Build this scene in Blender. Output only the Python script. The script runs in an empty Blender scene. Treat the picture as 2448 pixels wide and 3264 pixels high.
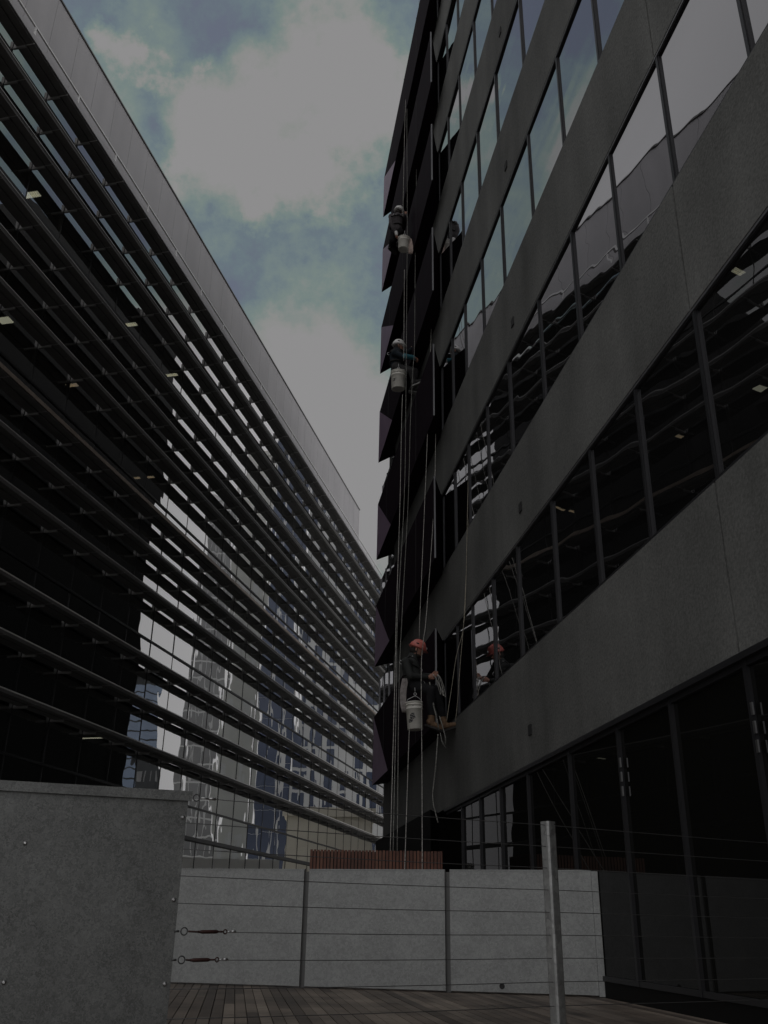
import bpy, bmesh, math, random
from mathutils import Vector, Matrix
random.seed(7)
SC = bpy.context.scene
COL = SC.collection
rad = math.radians

# ------------------------------------------------------------------ camera
F_PX, W_PX, H_PX = 2960.0, 2448.0, 3264.0
PITCH = math.atan(1308 / F_PX)
ROLL = rad(0.92)
cp, sp = math.cos(PITCH), math.sin(PITCH)
FW = Vector((0, cp, sp))
_R, _U = Vector((1, 0, 0)), Vector((0, -sp, cp))
CR = _R * math.cos(ROLL) + _U * math.sin(ROLL)
CU = _U * math.cos(ROLL) - _R * math.sin(ROLL)
cam_data = bpy.data.cameras.new("camera")
cam = bpy.data.objects.new("camera", cam_data)
COL.objects.link(cam)
cam_data.sensor_fit = 'VERTICAL'
cam_data.sensor_height = 24.0
cam_data.lens = F_PX / H_PX * 24.0
cam_data.clip_start = 0.05
cam_data.clip_end = 4000
M = Matrix((CR, CU, -FW)).transposed().to_4x4()
cam.matrix_world = M
SC.camera = cam

# ------------------------------------------------------------------ sun, sky, exposure
SUN_AZ, SUN_EL = rad(112), rad(50)
sun_d = bpy.data.lights.new("sun", 'SUN')
sun_d.energy = 0.9
sun_d.angle = rad(14)
sun_d.color = (1.0, 0.97, 0.92)
sun = bpy.data.objects.new("sun", sun_d)
COL.objects.link(sun)
sdir = Vector((math.sin(SUN_AZ) * math.cos(SUN_EL), math.cos(SUN_AZ) * math.cos(SUN_EL), math.sin(SUN_EL)))
sun.rotation_euler = sdir.to_track_quat('Z', 'Y').to_euler()
sun.location = (60, -20, 80)

def ray(x, y):
    """unit direction through a point of the photograph (used to place clouds in the sky and to survey positions)"""
    return FW + CR * ((x - W_PX / 2) / F_PX) + CU * ((H_PX / 2 - y) / F_PX)

def at(x, y, D):
    """surveyed point at horizontal distance D from the viewer"""
    d = ray(x, y)
    return d * (D / math.hypot(d.x, d.y))

BACK_GAIN, RIGHT_GAIN = 1.2, 1.2
world = bpy.data.worlds.new("World")
SC.world = world
world.use_nodes = True
nt = world.node_tree
nt.nodes.clear()
def N(t, nt=nt, **kw):
    n = nt.nodes.new(t)
    for k, v in kw.items():
        setattr(n, k, v)
    return n
def lk(a, b, nt=nt):
    nt.links.new(a, b)
wo = N('ShaderNodeOutputWorld'); bg = N('ShaderNodeBackground')
lk(bg.outputs[0], wo.inputs[0])
bg.inputs[1].default_value = 0.1
sky = N('ShaderNodeTexSky', sky_type='NISHITA')
sky.sun_disc = False
sky.sun_elevation = SUN_EL
sky.sun_rotation = SUN_AZ
tc = N('ShaderNodeTexCoord')
nrm = N('ShaderNodeVectorMath', operation='NORMALIZE'); lk(tc.outputs['Generated'], nrm.inputs[0])
K = 1659 / 2448
blobs = [(650, 140, 175), (560, 230, 190), (710, 240, 150), (640, 330, 140), (470, 240, 115), (420, 265, 70),
         (690, 390, 110), (600, 420, 75), (250, 50, 75), (310, 120, 65), (395, 115, 60), (760, 140, 95),
         (815, 215, 75), (330, 20, 60), (655, 1000, 330), (790, 980, 300), (830, 250, 45),
         (880, 420, 60), (700, 900, 300)]
wn = N('ShaderNodeTexNoise'); wn.inputs['Scale'].default_value = 5.5; wn.inputs['Detail'].default_value = 7; wn.inputs['Roughness'].default_value = 0.62
lk(nrm.outputs[0], wn.inputs['Vector'])
wsub = N('ShaderNodeVectorMath', operation='SUBTRACT'); lk(wn.outputs['Color'], wsub.inputs[0]); wsub.inputs[1].default_value = (0.5, 0.5, 0.5)
wsc = N('ShaderNodeVectorMath', operation='SCALE'); lk(wsub.outputs[0], wsc.inputs[0]); wsc.inputs['Scale'].default_value = 0.26
wadd = N('ShaderNodeVectorMath', operation='ADD'); lk(nrm.outputs[0], wadd.inputs[0]); lk(wsc.outputs[0], wadd.inputs[1])
acc = None
for bx, by, br in blobs:
    d = ray(bx / K, by / K).normalized()
    r = br * 1.0 / 2006.0
    dn = N('ShaderNodeVectorMath', operation='DISTANCE'); lk(wadd.outputs[0], dn.inputs[0]); dn.inputs[1].default_value = d
    mr = N('ShaderNodeMath', operation='MULTIPLY_ADD'); lk(dn.outputs['Value'], mr.inputs[0])
    mr.inputs[1].default_value = -1.0 / r if r < 0.09 else -1.0 / r
    mr.inputs[2].default_value = 1.0
    if acc is None:
        acc = mr
    else:
        mx = N('ShaderNodeMath', operation='SMOOTH_MAX'); lk(acc.outputs[0], mx.inputs[0]); lk(mr.outputs[0], mx.inputs[1])
        mx.inputs[2].default_value = 0.18
        acc = mx
def noise(scale, detail, rough, w=None):
    n = N('ShaderNodeTexNoise'); n.inputs['Scale'].default_value = scale
    n.inputs['Detail'].default_value = detail; n.inputs['Roughness'].default_value = rough
    lk(nrm.outputs[0], n.inputs['Vector'])
    return n
n1 = noise(7.0, 8, 0.6); n2 = noise(24, 6, 0.65); n3 = noise(2.2, 6, 0.55)
# clouds elsewhere in the sky (behind the viewer, to both sides): a bright broken deck
sepz = N('ShaderNodeSeparateXYZ'); lk(nrm.outputs[0], sepz.inputs[0])
def ramp_(src, a, b, lo, hi):
    q = N('ShaderNodeMapRange'); lk(src, q.inputs[0]); q.interpolation_type = 'SMOOTHSTEP'
    q.inputs[1].default_value = a; q.inputs[2].default_value = b; q.inputs[3].default_value = lo; q.inputs[4].default_value = hi
    return q.outputs[0]
def mth(op, a, b, c=None):
    q = N('ShaderNodeMath', operation=op)
    for k, v in enumerate((a, b, c)):
        if v is None: continue
        if isinstance(v, (int, float)): q.inputs[k].default_value = v
        else: lk(v, q.inputs[k])
    return q.outputs[0]
back_ = ramp_(sepz.outputs['Y'], 0.50, 0.10, 0.0, 1.0)
right_ = ramp_(sepz.outputs['X'], 0.20, 0.36, 0.0, 1.0)
right_ = mth('MULTIPLY', right_, ramp_(sepz.outputs['Z'], 0.60, 0.50, 0.0, 1.0))
left_ = ramp_(sepz.outputs['X'], -0.34, -0.44, 0.0, 1.0)
away = mth('MAXIMUM', mth('MAXIMUM', back_, right_), left_)
patch = mth('MULTIPLY_ADD', n3.outputs['Fac'], 1.2, 0.55)
base_ = mth('MAXIMUM', acc.outputs[0], -0.17)
tot = mth('MULTIPLY_ADD', away, patch, base_)
tot = mth('MULTIPLY_ADD', left_, 0.75, tot)
tot = mth('MULTIPLY_ADD', n1.outputs['Fac'], 2.0, tot)
tot = mth('MULTIPLY_ADD', n2.outputs['Fac'], 0.6, tot)
cm = N('ShaderNodeMapRange'); lk(tot, cm.inputs[0])
cm.inputs[1].default_value = 0.95; cm.inputs[2].default_value = 1.72
cr = N('ShaderNodeValToRGB'); lk(cm.outputs[0], cr.inputs[0])
els = cr.color_ramp.elements
els[0].position = 0.0; els[0].color = (5.5, 6.3, 8.3, 1)
els[1].position = 1.0; els[1].color = (10.3, 10.2, 10.3, 1)
e = els.new(0.25); e.color = (5.5, 7.2, 8.2, 1)
e = els.new(0.55); e.color = (6.9, 8.8, 8.4, 1)
e = els.new(0.82); e.color = (9.6, 9.9, 9.6, 1)
mix = N('ShaderNodeMixRGB'); mix.blend_type = 'MIX'
fac = ramp_(cm.outputs[0], 0.0, 0.4, 0.88, 1.0)
lk(fac, mix.inputs[0]); lk(sky.outputs[0], mix.inputs[1]); lk(cr.outputs[0], mix.inputs[2])
gain = mth('MULTIPLY_ADD', back_, BACK_GAIN, 1.0)
gain = mth('MULTIPLY_ADD', right_, RIGHT_GAIN, gain)
gain = mth('MULTIPLY_ADD', mth('MULTIPLY', left_, mth('SUBTRACT', 1.0, back_)), 0.4, gain)
warm = N('ShaderNodeMixRGB'); warm.blend_type = 'MULTIPLY'
lk(back_, warm.inputs[0]); lk(mix.outputs[0], warm.inputs[1]); warm.inputs[2].default_value = (1.0, 1.0, 1.0, 1)
sc_ = N('ShaderNodeVectorMath', operation='SCALE'); lk(warm.outputs[0], sc_.inputs[0]); lk(gain, sc_.inputs['Scale'])
lk(sc_.outputs[0], bg.inputs[0])

SC.view_settings.view_transform = 'Standard'
SC.view_settings.look = 'None'
SC.view_settings.gamma = 1.0
SC.view_settings.use_curve_mapping = False
SC.view_settings.exposure = -1.95
SC.cycles.max_bounces = 10
SC.cycles.glossy_bounces = 6
SC.cycles.transparent_max_bounces = 12
SC.cycles.caustics_reflective = False
SC.cycles.sample_clamp_indirect = 6

# ------------------------------------------------------------------ materials
def mat(name, base, rough=0.6, metal=0.0, spec=0.5, noise_amt=0.0, noise_scale=6.0, fine=0.0, fine_scale=120.0,
        bump=0.0, bump_scale=60.0, streak=0.0, streak_scale=3.0):
    m = bpy.data.materials.new(name); m.use_nodes = True
    t = m.node_tree; b = t.nodes['Principled BSDF']
    b.inputs['Roughness'].default_value = rough
    b.inputs['Metallic'].default_value = metal
    b.inputs['Specular IOR Level'].default_value = spec
    b.inputs['Base Color'].default_value = (*base, 1)
    co = t.nodes.new('ShaderNodeTexCoord')
    cur = None
    def layer(vec, scale, amt, cur, detail=4):
        n = t.nodes.new('ShaderNodeTexNoise'); n.inputs['Scale'].default_value = scale; n.inputs['Detail'].default_value = detail
        t.links.new(vec, n.inputs['Vector'])
        mr = t.nodes.new('ShaderNodeMapRange'); t.links.new(n.outputs['Fac'], mr.inputs[0])
        mr.inputs[1].default_value = 0.3; mr.inputs[2].default_value = 0.7
        mr.inputs[3].default_value = 1 - amt; mr.inputs[4].default_value = 1 + amt
        if cur is None: return mr.outputs[0]
        mu = t.nodes.new('ShaderNodeMath'); mu.operation = 'MULTIPLY'
        t.links.new(cur, mu.inputs[0]); t.links.new(mr.outputs[0], mu.inputs[1])
        return mu.outputs[0]
    if noise_amt: cur = layer(co.outputs['Object'], noise_scale, noise_amt, cur)
    if fine: cur = layer(co.outputs['Object'], fine_scale, fine, cur, 2)
    if streak:
        mp = t.nodes.new('ShaderNodeMapping'); mp.inputs['Scale'].default_value = (1, 1, 0.06)
        t.links.new(co.outputs['Object'], mp.inputs['Vector'])
        cur = layer(mp.outputs[0], streak_scale, streak, cur)
    if cur is not None:
        mm = t.nodes.new('ShaderNodeVectorMath'); mm.operation = 'SCALE'
        mm.inputs[0].default_value = base; t.links.new(cur, mm.inputs['Scale'])
        t.links.new(mm.outputs[0], b.inputs['Base Color'])
    if bump:
        n = t.nodes.new('ShaderNodeTexNoise'); n.inputs['Scale'].default_value = bump_scale; n.inputs['Detail'].default_value = 3
        t.links.new(co.outputs['Object'], n.inputs['Vector'])
        bp = t.nodes.new('ShaderNodeBump'); bp.inputs['Strength'].default_value = 0.6; bp.inputs['Distance'].default_value = bump
        t.links.new(n.outputs['Fac'], bp.inputs['Height']); t.links.new(bp.outputs[0], b.inputs['Normal'])
    return m

def glass(name, r0, rg, tint, power=3.0, inner=(0.01, 0.01, 0.01), transparent=None, wave=None):
    """coated facade glass: mirror layer growing towards grazing angles over a dark body or a see-through tint"""
    m = bpy.data.materials.new(name); m.use_nodes = True
    t = m.node_tree; t.nodes.clear()
    def n(k, **kw):
        q = t.nodes.new(k)
        for a, v in kw.items(): setattr(q, a, v)
        return q
    out = n('ShaderNodeOutputMaterial'); mixs = n('ShaderNodeMixShader'); gl = n('ShaderNodeBsdfGlossy')
    gl.inputs['Color'].default_value = (*tint, 1); gl.inputs['Roughness'].default_value = 0.0
    if transparent:
        body = n('ShaderNodeBsdfTransparent'); body.inputs[0].default_value = (*transparent, 1)
    else:
        body = n('ShaderNodeBsdfDiffuse'); body.inputs[0].default_value = (*inner, 1)
    lw = n('ShaderNodeLayerWeight'); lw.inputs[0].default_value = 0.5
    pw = n('ShaderNodeMath', operation='POWER'); t.links.new(lw.outputs['Facing'], pw.inputs[0]); pw.inputs[1].default_value = power
    mr = n('ShaderNodeMapRange'); t.links.new(pw.outputs[0], mr.inputs[0]); mr.inputs[3].default_value = r0; mr.inputs[4].default_value = rg
    t.links.new(mr.outputs[0], mixs.inputs[0]); t.links.new(body.outputs[0], mixs.inputs[1]); t.links.new(gl.outputs[0], mixs.inputs[2])
    t.links.new(mixs.outputs[0], out.inputs[0])
    if wave:
        co = n('ShaderNodeTexCoord'); h = None
        for (sx, sy, sz, sc, amp, det) in wave:
            mp = n('ShaderNodeMapping'); mp.inputs['Scale'].default_value = (sx, sy, sz)
            t.links.new(co.outputs['Object'], mp.inputs[0])
            no = n('ShaderNodeTexNoise'); no.inputs['Scale'].default_value = sc; no.inputs['Detail'].default_value = det
            t.links.new(mp.outputs[0], no.inputs['Vector'])
            mu = n('ShaderNodeMath', operation='MULTIPLY'); t.links.new(no.outputs['Fac'], mu.inputs[0]); mu.inputs[1].default_value = amp
            if h is None: h = mu.outputs[0]
            else:
                ad = n('ShaderNodeMath', operation='ADD'); t.links.new(h, ad.inputs[0]); t.links.new(mu.outputs[0], ad.inputs[1]); h = ad.outputs[0]
        bp = n('ShaderNodeBump'); bp.inputs['Strength'].default_value = 1.0; bp.inputs['Distance'].default_value = 1.0
        t.links.new(h, bp.inputs['Height']); t.links.new(bp.outputs[0], gl.inputs['Normal'])
    return m

def emit(name, col, strength):
    m = bpy.data.materials.new(name); m.use_nodes = True
    b = m.node_tree.nodes['Principled BSDF']
    b.inputs['Base Color'].default_value = (*col, 1)
    b.inputs['Emission Color'].default_value = (*col, 1); b.inputs['Emission Strength'].default_value = strength
    return m

def spangle(name, base, amt, scale, rough, metal):
    m = mat(name, base, rough, metal)
    t = m.node_tree; b = t.nodes['Principled BSDF']
    co = t.nodes.new('ShaderNodeTexCoord')
    v = t.nodes.new('ShaderNodeTexVoronoi'); v.inputs['Scale'].default_value = scale
    dn = t.nodes.new('ShaderNodeTexNoise'); dn.inputs['Scale'].default_value = scale * 0.8
    ad = t.nodes.new('ShaderNodeMixRGB'); ad.inputs[0].default_value = 0.06
    t.links.new(co.outputs['Object'], dn.inputs['Vector'])
    t.links.new(co.outputs['Object'], ad.inputs[1]); t.links.new(dn.outputs['Color'], ad.inputs[2])
    t.links.new(ad.outputs[0], v.inputs['Vector'])
    n = t.nodes.new('ShaderNodeTexNoise'); n.inputs['Scale'].default_value = 5; n.inputs['Detail'].default_value = 5
    t.links.new(co.outputs['Object'], n.inputs['Vector'])
    sx = t.nodes.new('ShaderNodeSeparateColor'); t.links.new(v.outputs['Color'], sx.inputs[0])
    f = t.nodes.new('ShaderNodeTexNoise'); f.inputs['Scale'].default_value = scale * 2.3; f.inputs['Detail'].default_value = 3
    t.links.new(co.outputs['Object'], f.inputs['Vector'])
    s1 = t.nodes.new('ShaderNodeMath'); s1.operation = 'MULTIPLY_ADD'; t.links.new(sx.outputs[0], s1.inputs[0]); s1.inputs[1].default_value = amt * 0.8; s1.inputs[2].default_value = 1 - amt
    s2 = t.nodes.new('ShaderNodeMath'); s2.operation = 'MULTIPLY_ADD'; t.links.new(n.outputs['Fac'], s2.inputs[0]); s2.inputs[1].default_value = amt * 1.2; t.links.new(s1.outputs[0], s2.inputs[2])
    s3 = t.nodes.new('ShaderNodeMath'); s3.operation = 'MULTIPLY_ADD'; t.links.new(f.outputs['Fac'], s3.inputs[0]); s3.inputs[1].default_value = amt * 0.9; t.links.new(s2.outputs[0], s3.inputs[2])
    s4 = t.nodes.new('ShaderNodeMath'); s4.operation = 'SUBTRACT'; t.links.new(s3.outputs[0], s4.inputs[0]); s4.inputs[1].default_value = amt * 0.45
    mm = t.nodes.new('ShaderNodeVectorMath'); mm.operation = 'SCALE'; mm.inputs[0].default_value = base
    t.links.new(s4.outputs[0], mm.inputs['Scale']); t.links.new(mm.outputs[0], b.inputs['Base Color'])
    return m

def board_mat(name, cols, rough, width_axis_scale=1.0):
    """timber: each board gets its own tone (random per island) plus grain and damp stains"""
    m = mat(name, cols[0], rough)
    t = m.node_tree; b = t.nodes['Principled BSDF']
    geo = t.nodes.new('ShaderNodeNewGeometry')
    ramp = t.nodes.new('ShaderNodeValToRGB')
    es = ramp.color_ramp.elements
    es[0].color = (*cols[0], 1); es[1].color = (*cols[-1], 1)
    for i, c in enumerate(cols[1:-1]):
        q = es.new((i + 1) / (len(cols) - 1)); q.color = (*c, 1)
    t.links.new(geo.outputs['Random Per Island'], ramp.inputs[0])
    co = t.nodes.new('ShaderNodeTexCoord')
    n = t.nodes.new('ShaderNodeTexNoise'); n.inputs['Scale'].default_value = 2.2; n.inputs['Detail'].default_value = 7; n.inputs['Roughness'].default_value = 0.65
    t.links.new(co.outputs['Object'], n.inputs['Vector'])
    mr = t.nodes.new('ShaderNodeMapRange'); t.links.new(n.outputs['Fac'], mr.inputs[0])
    mr.inputs[1].default_value = 0.3; mr.inputs[2].default_value = 0.7; mr.inputs[3].default_value = 0.45; mr.inputs[4].default_value = 1.35
    mm = t.nodes.new('ShaderNodeVectorMath'); mm.operation = 'SCALE'
    t.links.new(ramp.outputs[0], mm.inputs[0]); t.links.new(mr.outputs[0], mm.inputs['Scale'])
    t.links.new(mm.outputs[0], b.inputs['Base Color'])
    return m

MT = {}
MT['concrete'] = mat('board_marked_concrete', (0.138, 0.140, 0.134), 0.85, 0, 0.3, 0.15, 1.1, 0.20, 42, 0.006, 40, 0.22, 1.3)
MT['core'] = mat('dark_render', (0.06, 0.06, 0.06), 0.9)
MT['r_glass'] = glass('tinted_mirror_glass', 0.12, 0.97, (0.88, 0.88, 0.91), 1.9, (0.012, 0.012, 0.012),
                      wave=[(0.5, 0.5, 2.6, 1.0, 0.0016, 1), (0.4, 0.4, 0.9, 1.0, 0.0035, 1)])
MT['g_glass'] = glass('dark_ground_glass', 0.04, 0.40, (0.8, 0.8, 0.82), 3.2, (0.010, 0.010, 0.009),
                      wave=[(0.4, 0.4, 0.8, 1.0, 0.004, 1)])
MT['r_frame'] = mat('bronze_window_frame', (0.032, 0.032, 0.035), 0.42, 0.3, 0.5, 0.1, 4)
MT['r_trim'] = mat('grey_metal_head_trim', (0.22, 0.22, 0.23), 0.4, 0.6)
MT['purple'] = mat('purple_black_cladding', (0.016, 0.010, 0.015), 0.75, 0.0, 0.04, 0.15, 3)
MT['facet'] = mat('purple_sky_lit_tone', (0.23, 0.15, 0.235), 0.5, 0.0, 0.5, 0.12, 2)  # cladding purple made paler: sky light on the bay end put into the colour
MT['black_clad'] = mat('black_cladding', (0.006, 0.006, 0.006), 0.7, 0, 0.2)
MT['l_glass'] = glass('clear_curtain_glass', 0.07, 1.0, (0.97, 0.97, 0.97), 1.45, transparent=(0.42, 0.45, 0.44),
                      wave=[(0.55, 0.55, 0.55, 1.0, 0.0065, 2), (1.6, 1.6, 0.35, 1.0, 0.0016, 1)])
MT['l_mull'] = mat('black_mullion', (0.012, 0.012, 0.013), 0.5)
MT['louvre'] = mat('grey_aluminium_louvre', (0.15, 0.146, 0.142), 0.65, 0.0, 0.5, 0.14, 2.5, 0.06, 40)
MT['louvre_lip'] = mat('aluminium_highlight_edge', (0.72, 0.71, 0.69), 0.4, 0.3)  # sky highlight along the shelf edges put into a paler colour
MT['brass_edge'] = mat('weathered_bronze_edge', (0.27, 0.22, 0.18), 0.45, 0.4, 0.5, 0.15, 4)
MT['bracket'] = mat('cast_grey_bracket', (0.36, 0.355, 0.35), 0.5, 0.3)
MT['parapet'] = mat('pale_grey_panel', (0.43, 0.418, 0.432), 0.55, 0.0, 0.5, 0.06, 0.7, 0.03, 30, 0, 0, 0.05, 1.5)
MT['rail_white'] = mat('white_rail_paint', (0.82, 0.81, 0.81), 0.4)
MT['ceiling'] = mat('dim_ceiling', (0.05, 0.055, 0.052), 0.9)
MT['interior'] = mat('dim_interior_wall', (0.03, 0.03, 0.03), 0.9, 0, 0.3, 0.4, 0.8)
MT['light'] = emit('lit_office_fitting', (1.0, 0.93, 0.70), 2.4)
MT['light_dim'] = emit('dim_office_fitting', (1.0, 0.80, 0.55), 1.1)
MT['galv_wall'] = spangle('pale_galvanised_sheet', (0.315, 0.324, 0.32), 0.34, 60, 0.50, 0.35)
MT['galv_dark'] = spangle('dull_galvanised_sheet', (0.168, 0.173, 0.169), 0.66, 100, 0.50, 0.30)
MT['galv_post'] = spangle('blotchy_galvanised_steel', (0.32, 0.325, 0.32), 0.6, 30, 0.38, 0.5)
MT['gap'] = mat('dark_joint', (0.03, 0.03, 0.03), 0.8)
MT['joint'] = mat('shadowed_steel_channel', (0.13, 0.13, 0.128), 0.6, 0.2)
MT['deck'] = board_mat('weathered_deck_board', [(0.075, 0.058, 0.047), (0.20, 0.165, 0.135), (0.125, 0.098, 0.078), (0.26, 0.215, 0.175)], 0.6)
MT['slat'] = board_mat('red_brown_timber', [(0.20, 0.080, 0.050), (0.15, 0.058, 0.038), (0.23, 0.10, 0.062)], 0.55)
MT['asphalt'] = mat('lane_paving', (0.42, 0.415, 0.40), 0.9, 0, 0.3, 0.2, 2)
MT['steel'] = mat('stainless_wire', (0.10, 0.10, 0.10), 0.5, 0.5)
MT['bright_steel'] = mat('bright_fitting', (0.5, 0.5, 0.5), 0.3, 0.9)
MT['rust'] = mat('rusted_red_turnbuckle', (0.050, 0.020, 0.017), 0.6, 0.3, 0.5, 0.4, 40)
MT['rope_pale'] = mat('pale_kernmantle_rope', (0.42, 0.41, 0.38), 0.85, 0, 0.3, 0.45, 40)
MT['rope_grey'] = mat('grey_flecked_rope', (0.24, 0.24, 0.22), 0.85, 0, 0.3, 0.5, 40)
MT['rope_beige'] = mat('beige_rope', (0.36, 0.33, 0.27), 0.85, 0, 0.3, 0.4, 40)
MT['skin'] = mat('skin', (0.42, 0.22, 0.16), 0.55, 0, 0.4)
MT['jacket'] = mat('charcoal_jersey', (0.045, 0.047, 0.046), 0.9, 0, 0.3, 0.25, 9, 0.1, 80)
MT['jacket_blue'] = mat('navy_jersey', (0.018, 0.026, 0.034), 0.9, 0, 0.3, 0.25, 9)
MT['sleeve_teal'] = mat('teal_glove_sleeve', (0.05, 0.19, 0.24), 0.6)
MT['jacket_grey'] = mat('grey_stripe_shirt', (0.075, 0.068, 0.072), 0.9, 0, 0.3, 0.5, 5)
MT['trouser'] = mat('black_work_trouser', (0.016, 0.016, 0.018), 0.9, 0, 0.3, 0.3, 8)
MT['trouser_grey'] = mat('grey_work_trouser', (0.040, 0.039, 0.040), 0.9, 0, 0.3, 0.3, 8)
MT['boot'] = mat('tan_leather_boot', (0.20, 0.125, 0.075), 0.75, 0, 0.3, 0.5, 22)
MT['sole'] = mat('boot_sole', (0.035, 0.032, 0.03), 0.8)
MT['shoe_dark'] = mat('dark_shoe', (0.03, 0.03, 0.03), 0.7)
MT['shoe_sole'] = mat('pale_shoe_sole', (0.30, 0.30, 0.29), 0.7)
MT['helm_red'] = mat('red_helmet_shell', (0.60, 0.17, 0.14), 0.42, 0, 0.5, 0.12, 9)
MT['helm_white'] = mat('white_helmet_shell', (0.74, 0.73, 0.71), 0.4)
MT['black'] = mat('black_webbing', (0.012, 0.012, 0.012), 0.7)
MT['glove'] = mat('pale_work_glove', (0.62, 0.42, 0.30), 0.8, 0, 0.3, 0.35, 40)
MT['beard'] = mat('dark_hair', (0.02, 0.015, 0.012), 0.8)
MT['bucket'] = mat('white_plastic_bucket', (0.74, 0.72, 0.66), 0.45, 0, 0.5, 0.10, 9, 0.05, 60)
MT['bucket_mark'] = mat('worn_dark_print', (0.07, 0.07, 0.07), 0.6, 0, 0.3, 0.55, 45)
MT['towel'] = mat('grubby_cloth', (0.33, 0.30, 0.29), 0.95, 0, 0.2, 0.35, 14)
MT['towel_pink'] = mat('pinkish_cloth', (0.50, 0.40, 0.36), 0.95, 0, 0.2, 0.25, 14)

# ------------------------------------------------------------------ mesh helpers
BASE = {}
class MB:
    def __init__(s): s.v = []; s.f = []; s.sm = []; s.split = []
    def quad(s, *p):
        i = len(s.v); s.v += [tuple(q) for q in p]; s.f.append(tuple(range(i, i + len(p)))); s.sm.append(False)
        return s
    def prism(s, poly0, poly1):
        """closed solid between two matching polygons"""
        n = len(poly0); i = len(s.v)
        s.v += [tuple(p) for p in poly0] + [tuple(p) for p in poly1]
        s.f.append(tuple(range(i + n - 1, i - 1, -1))); s.f.append(tuple(range(i + n, i + 2 * n)))
        for k in range(n):
            s.f.append((i + k, i + (k + 1) % n, i + n + (k + 1) % n, i + n + k))
        s.sm += [False] * (n + 2)
        return s
    def box(s, fr, u0, u1, n0, n1, z0, z1):
        return s.prism([fr.pt(u0, n0, z0), fr.pt(u1, n0, z0), fr.pt(u1, n1, z0), fr.pt(u0, n1, z0)],
                       [fr.pt(u0, n0, z1), fr.pt(u1, n0, z1), fr.pt(u1, n1, z1), fr.pt(u0, n1, z1)])
    def tube(s, pts, r, n=8, caps=True, smooth=True):
        pts = [Vector(p) for p in pts]
        rr = r if isinstance(r, (list, tuple)) else [r] * len(pts)
        i0 = len(s.v); up = None
        for k, p in enumerate(pts):
            t = (pts[min(k + 1, len(pts) - 1)] - pts[max(k - 1, 0)]).normalized()
            if up is None:
                up = Vector((0, 0, 1)) if abs(t.z) < 0.9 else Vector((1, 0, 0))
            a = t.cross(up).normalized(); b = a.cross(t).normalized(); up = b
            for j in range(n):
                an = 2 * math.pi * j / n
                s.v.append(tuple(p + (a * math.cos(an) + b * math.sin(an)) * rr[k]))
        for k in range(len(pts) - 1):
            for j in range(n):
                s.f.append((i0 + k * n + j, i0 + k * n + (j + 1) % n, i0 + (k + 1) * n + (j + 1) % n, i0 + (k + 1) * n + j)); s.sm.append(smooth)
        if caps:
            s.f.append(tuple(i0 + j for j in range(n - 1, -1, -1))); s.sm.append(False)
            m = i0 + (len(pts) - 1) * n
            s.f.append(tuple(m + j for j in range(n))); s.sm.append(False)
        return s
    def ring(s, c, nrm_, R, r, n=20, m=8):
        nrm_ = Vector(nrm_).normalized(); a = nrm_.orthogonal().normalized(); b = nrm_.cross(a); i0 = len(s.v); c = Vector(c)
        for k in range(n):
            an = 2 * math.pi * k / n; d = a * math.cos(an) + b * math.sin(an)
            for j in range(m):
                q = 2 * math.pi * j / m
                s.v.append(tuple(c + d * (R + r * math.cos(q)) + nrm_ * r * math.sin(q)))
        for k in range(n):
            for j in range(m):
                s.f.append((i0 + k * m + j, i0 + k * m + (j + 1) % m, i0 + ((k + 1) % n) * m + (j + 1) % m, i0 + ((k + 1) % n) * m + j)); s.sm.append(True)
        return s
    def ball(s, c, rx, ry=None, rz=None, ax=None, n=14, m=9, lo=-1.0, hi=1.0):
        """ellipsoid (optionally a slice of it along its third axis); ax = 3 unit axes"""
        ry = ry or rx; rz = rz or rx; c = Vector(c)
        ax = ax or (Vector((1, 0, 0)), Vector((0, 1, 0)), Vector((0, 0, 1)))
        i0 = len(s.v)
        t0, t1 = math.asin(lo), math.asin(hi)
        for k in range(m + 1):
            t = t0 + (t1 - t0) * k / m
            for j in range(n):
                q = 2 * math.pi * j / n
                s.v.append(tuple(c + ax[0] * (rx * math.cos(t) * math.cos(q)) + ax[1] * (ry * math.cos(t) * math.sin(q)) + ax[2] * (rz * math.sin(t))))
        for k in range(m):
            for j in range(n):
                s.f.append((i0 + k * n + j, i0 + k * n + (j + 1) % n, i0 + (k + 1) * n + (j + 1) % n, i0 + (k + 1) * n + j)); s.sm.append(True)
        s.f.append(tuple(i0 + j for j in range(n - 1, -1, -1))); s.sm.append(False)
        s.f.append(tuple(i0 + m * n + j for j in range(n))); s.sm.append(False)
        return s
    def lathe(s, c, axis, prof, n=28):
        """prof = (radius, height along axis)"""
        axis = Vector(axis).normalized(); a = axis.orthogonal().normalized(); b = axis.cross(a); c = Vector(c); i0 = len(s.v)
        for (r, h) in prof:
            for j in range(n):
                q = 2 * math.pi * j / n
                s.v.append(tuple(c + axis * h + (a * math.cos(q) + b * math.sin(q)) * r))
        for k in range(len(prof) - 1):
            for j in range(n):
                s.f.append((i0 + k * n + j, i0 + k * n + (j + 1) % n, i0 + (k + 1) * n + (j + 1) % n, i0 + (k + 1) * n + j)); s.sm.append(True)
        s.f.append(tuple(i0 + j for j in range(n - 1, -1, -1))); s.sm.append(False)
        m = i0 + (len(prof) - 1) * n
        s.f.append(tuple(m + j for j in range(n))); s.sm.append(False)
        return s
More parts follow.
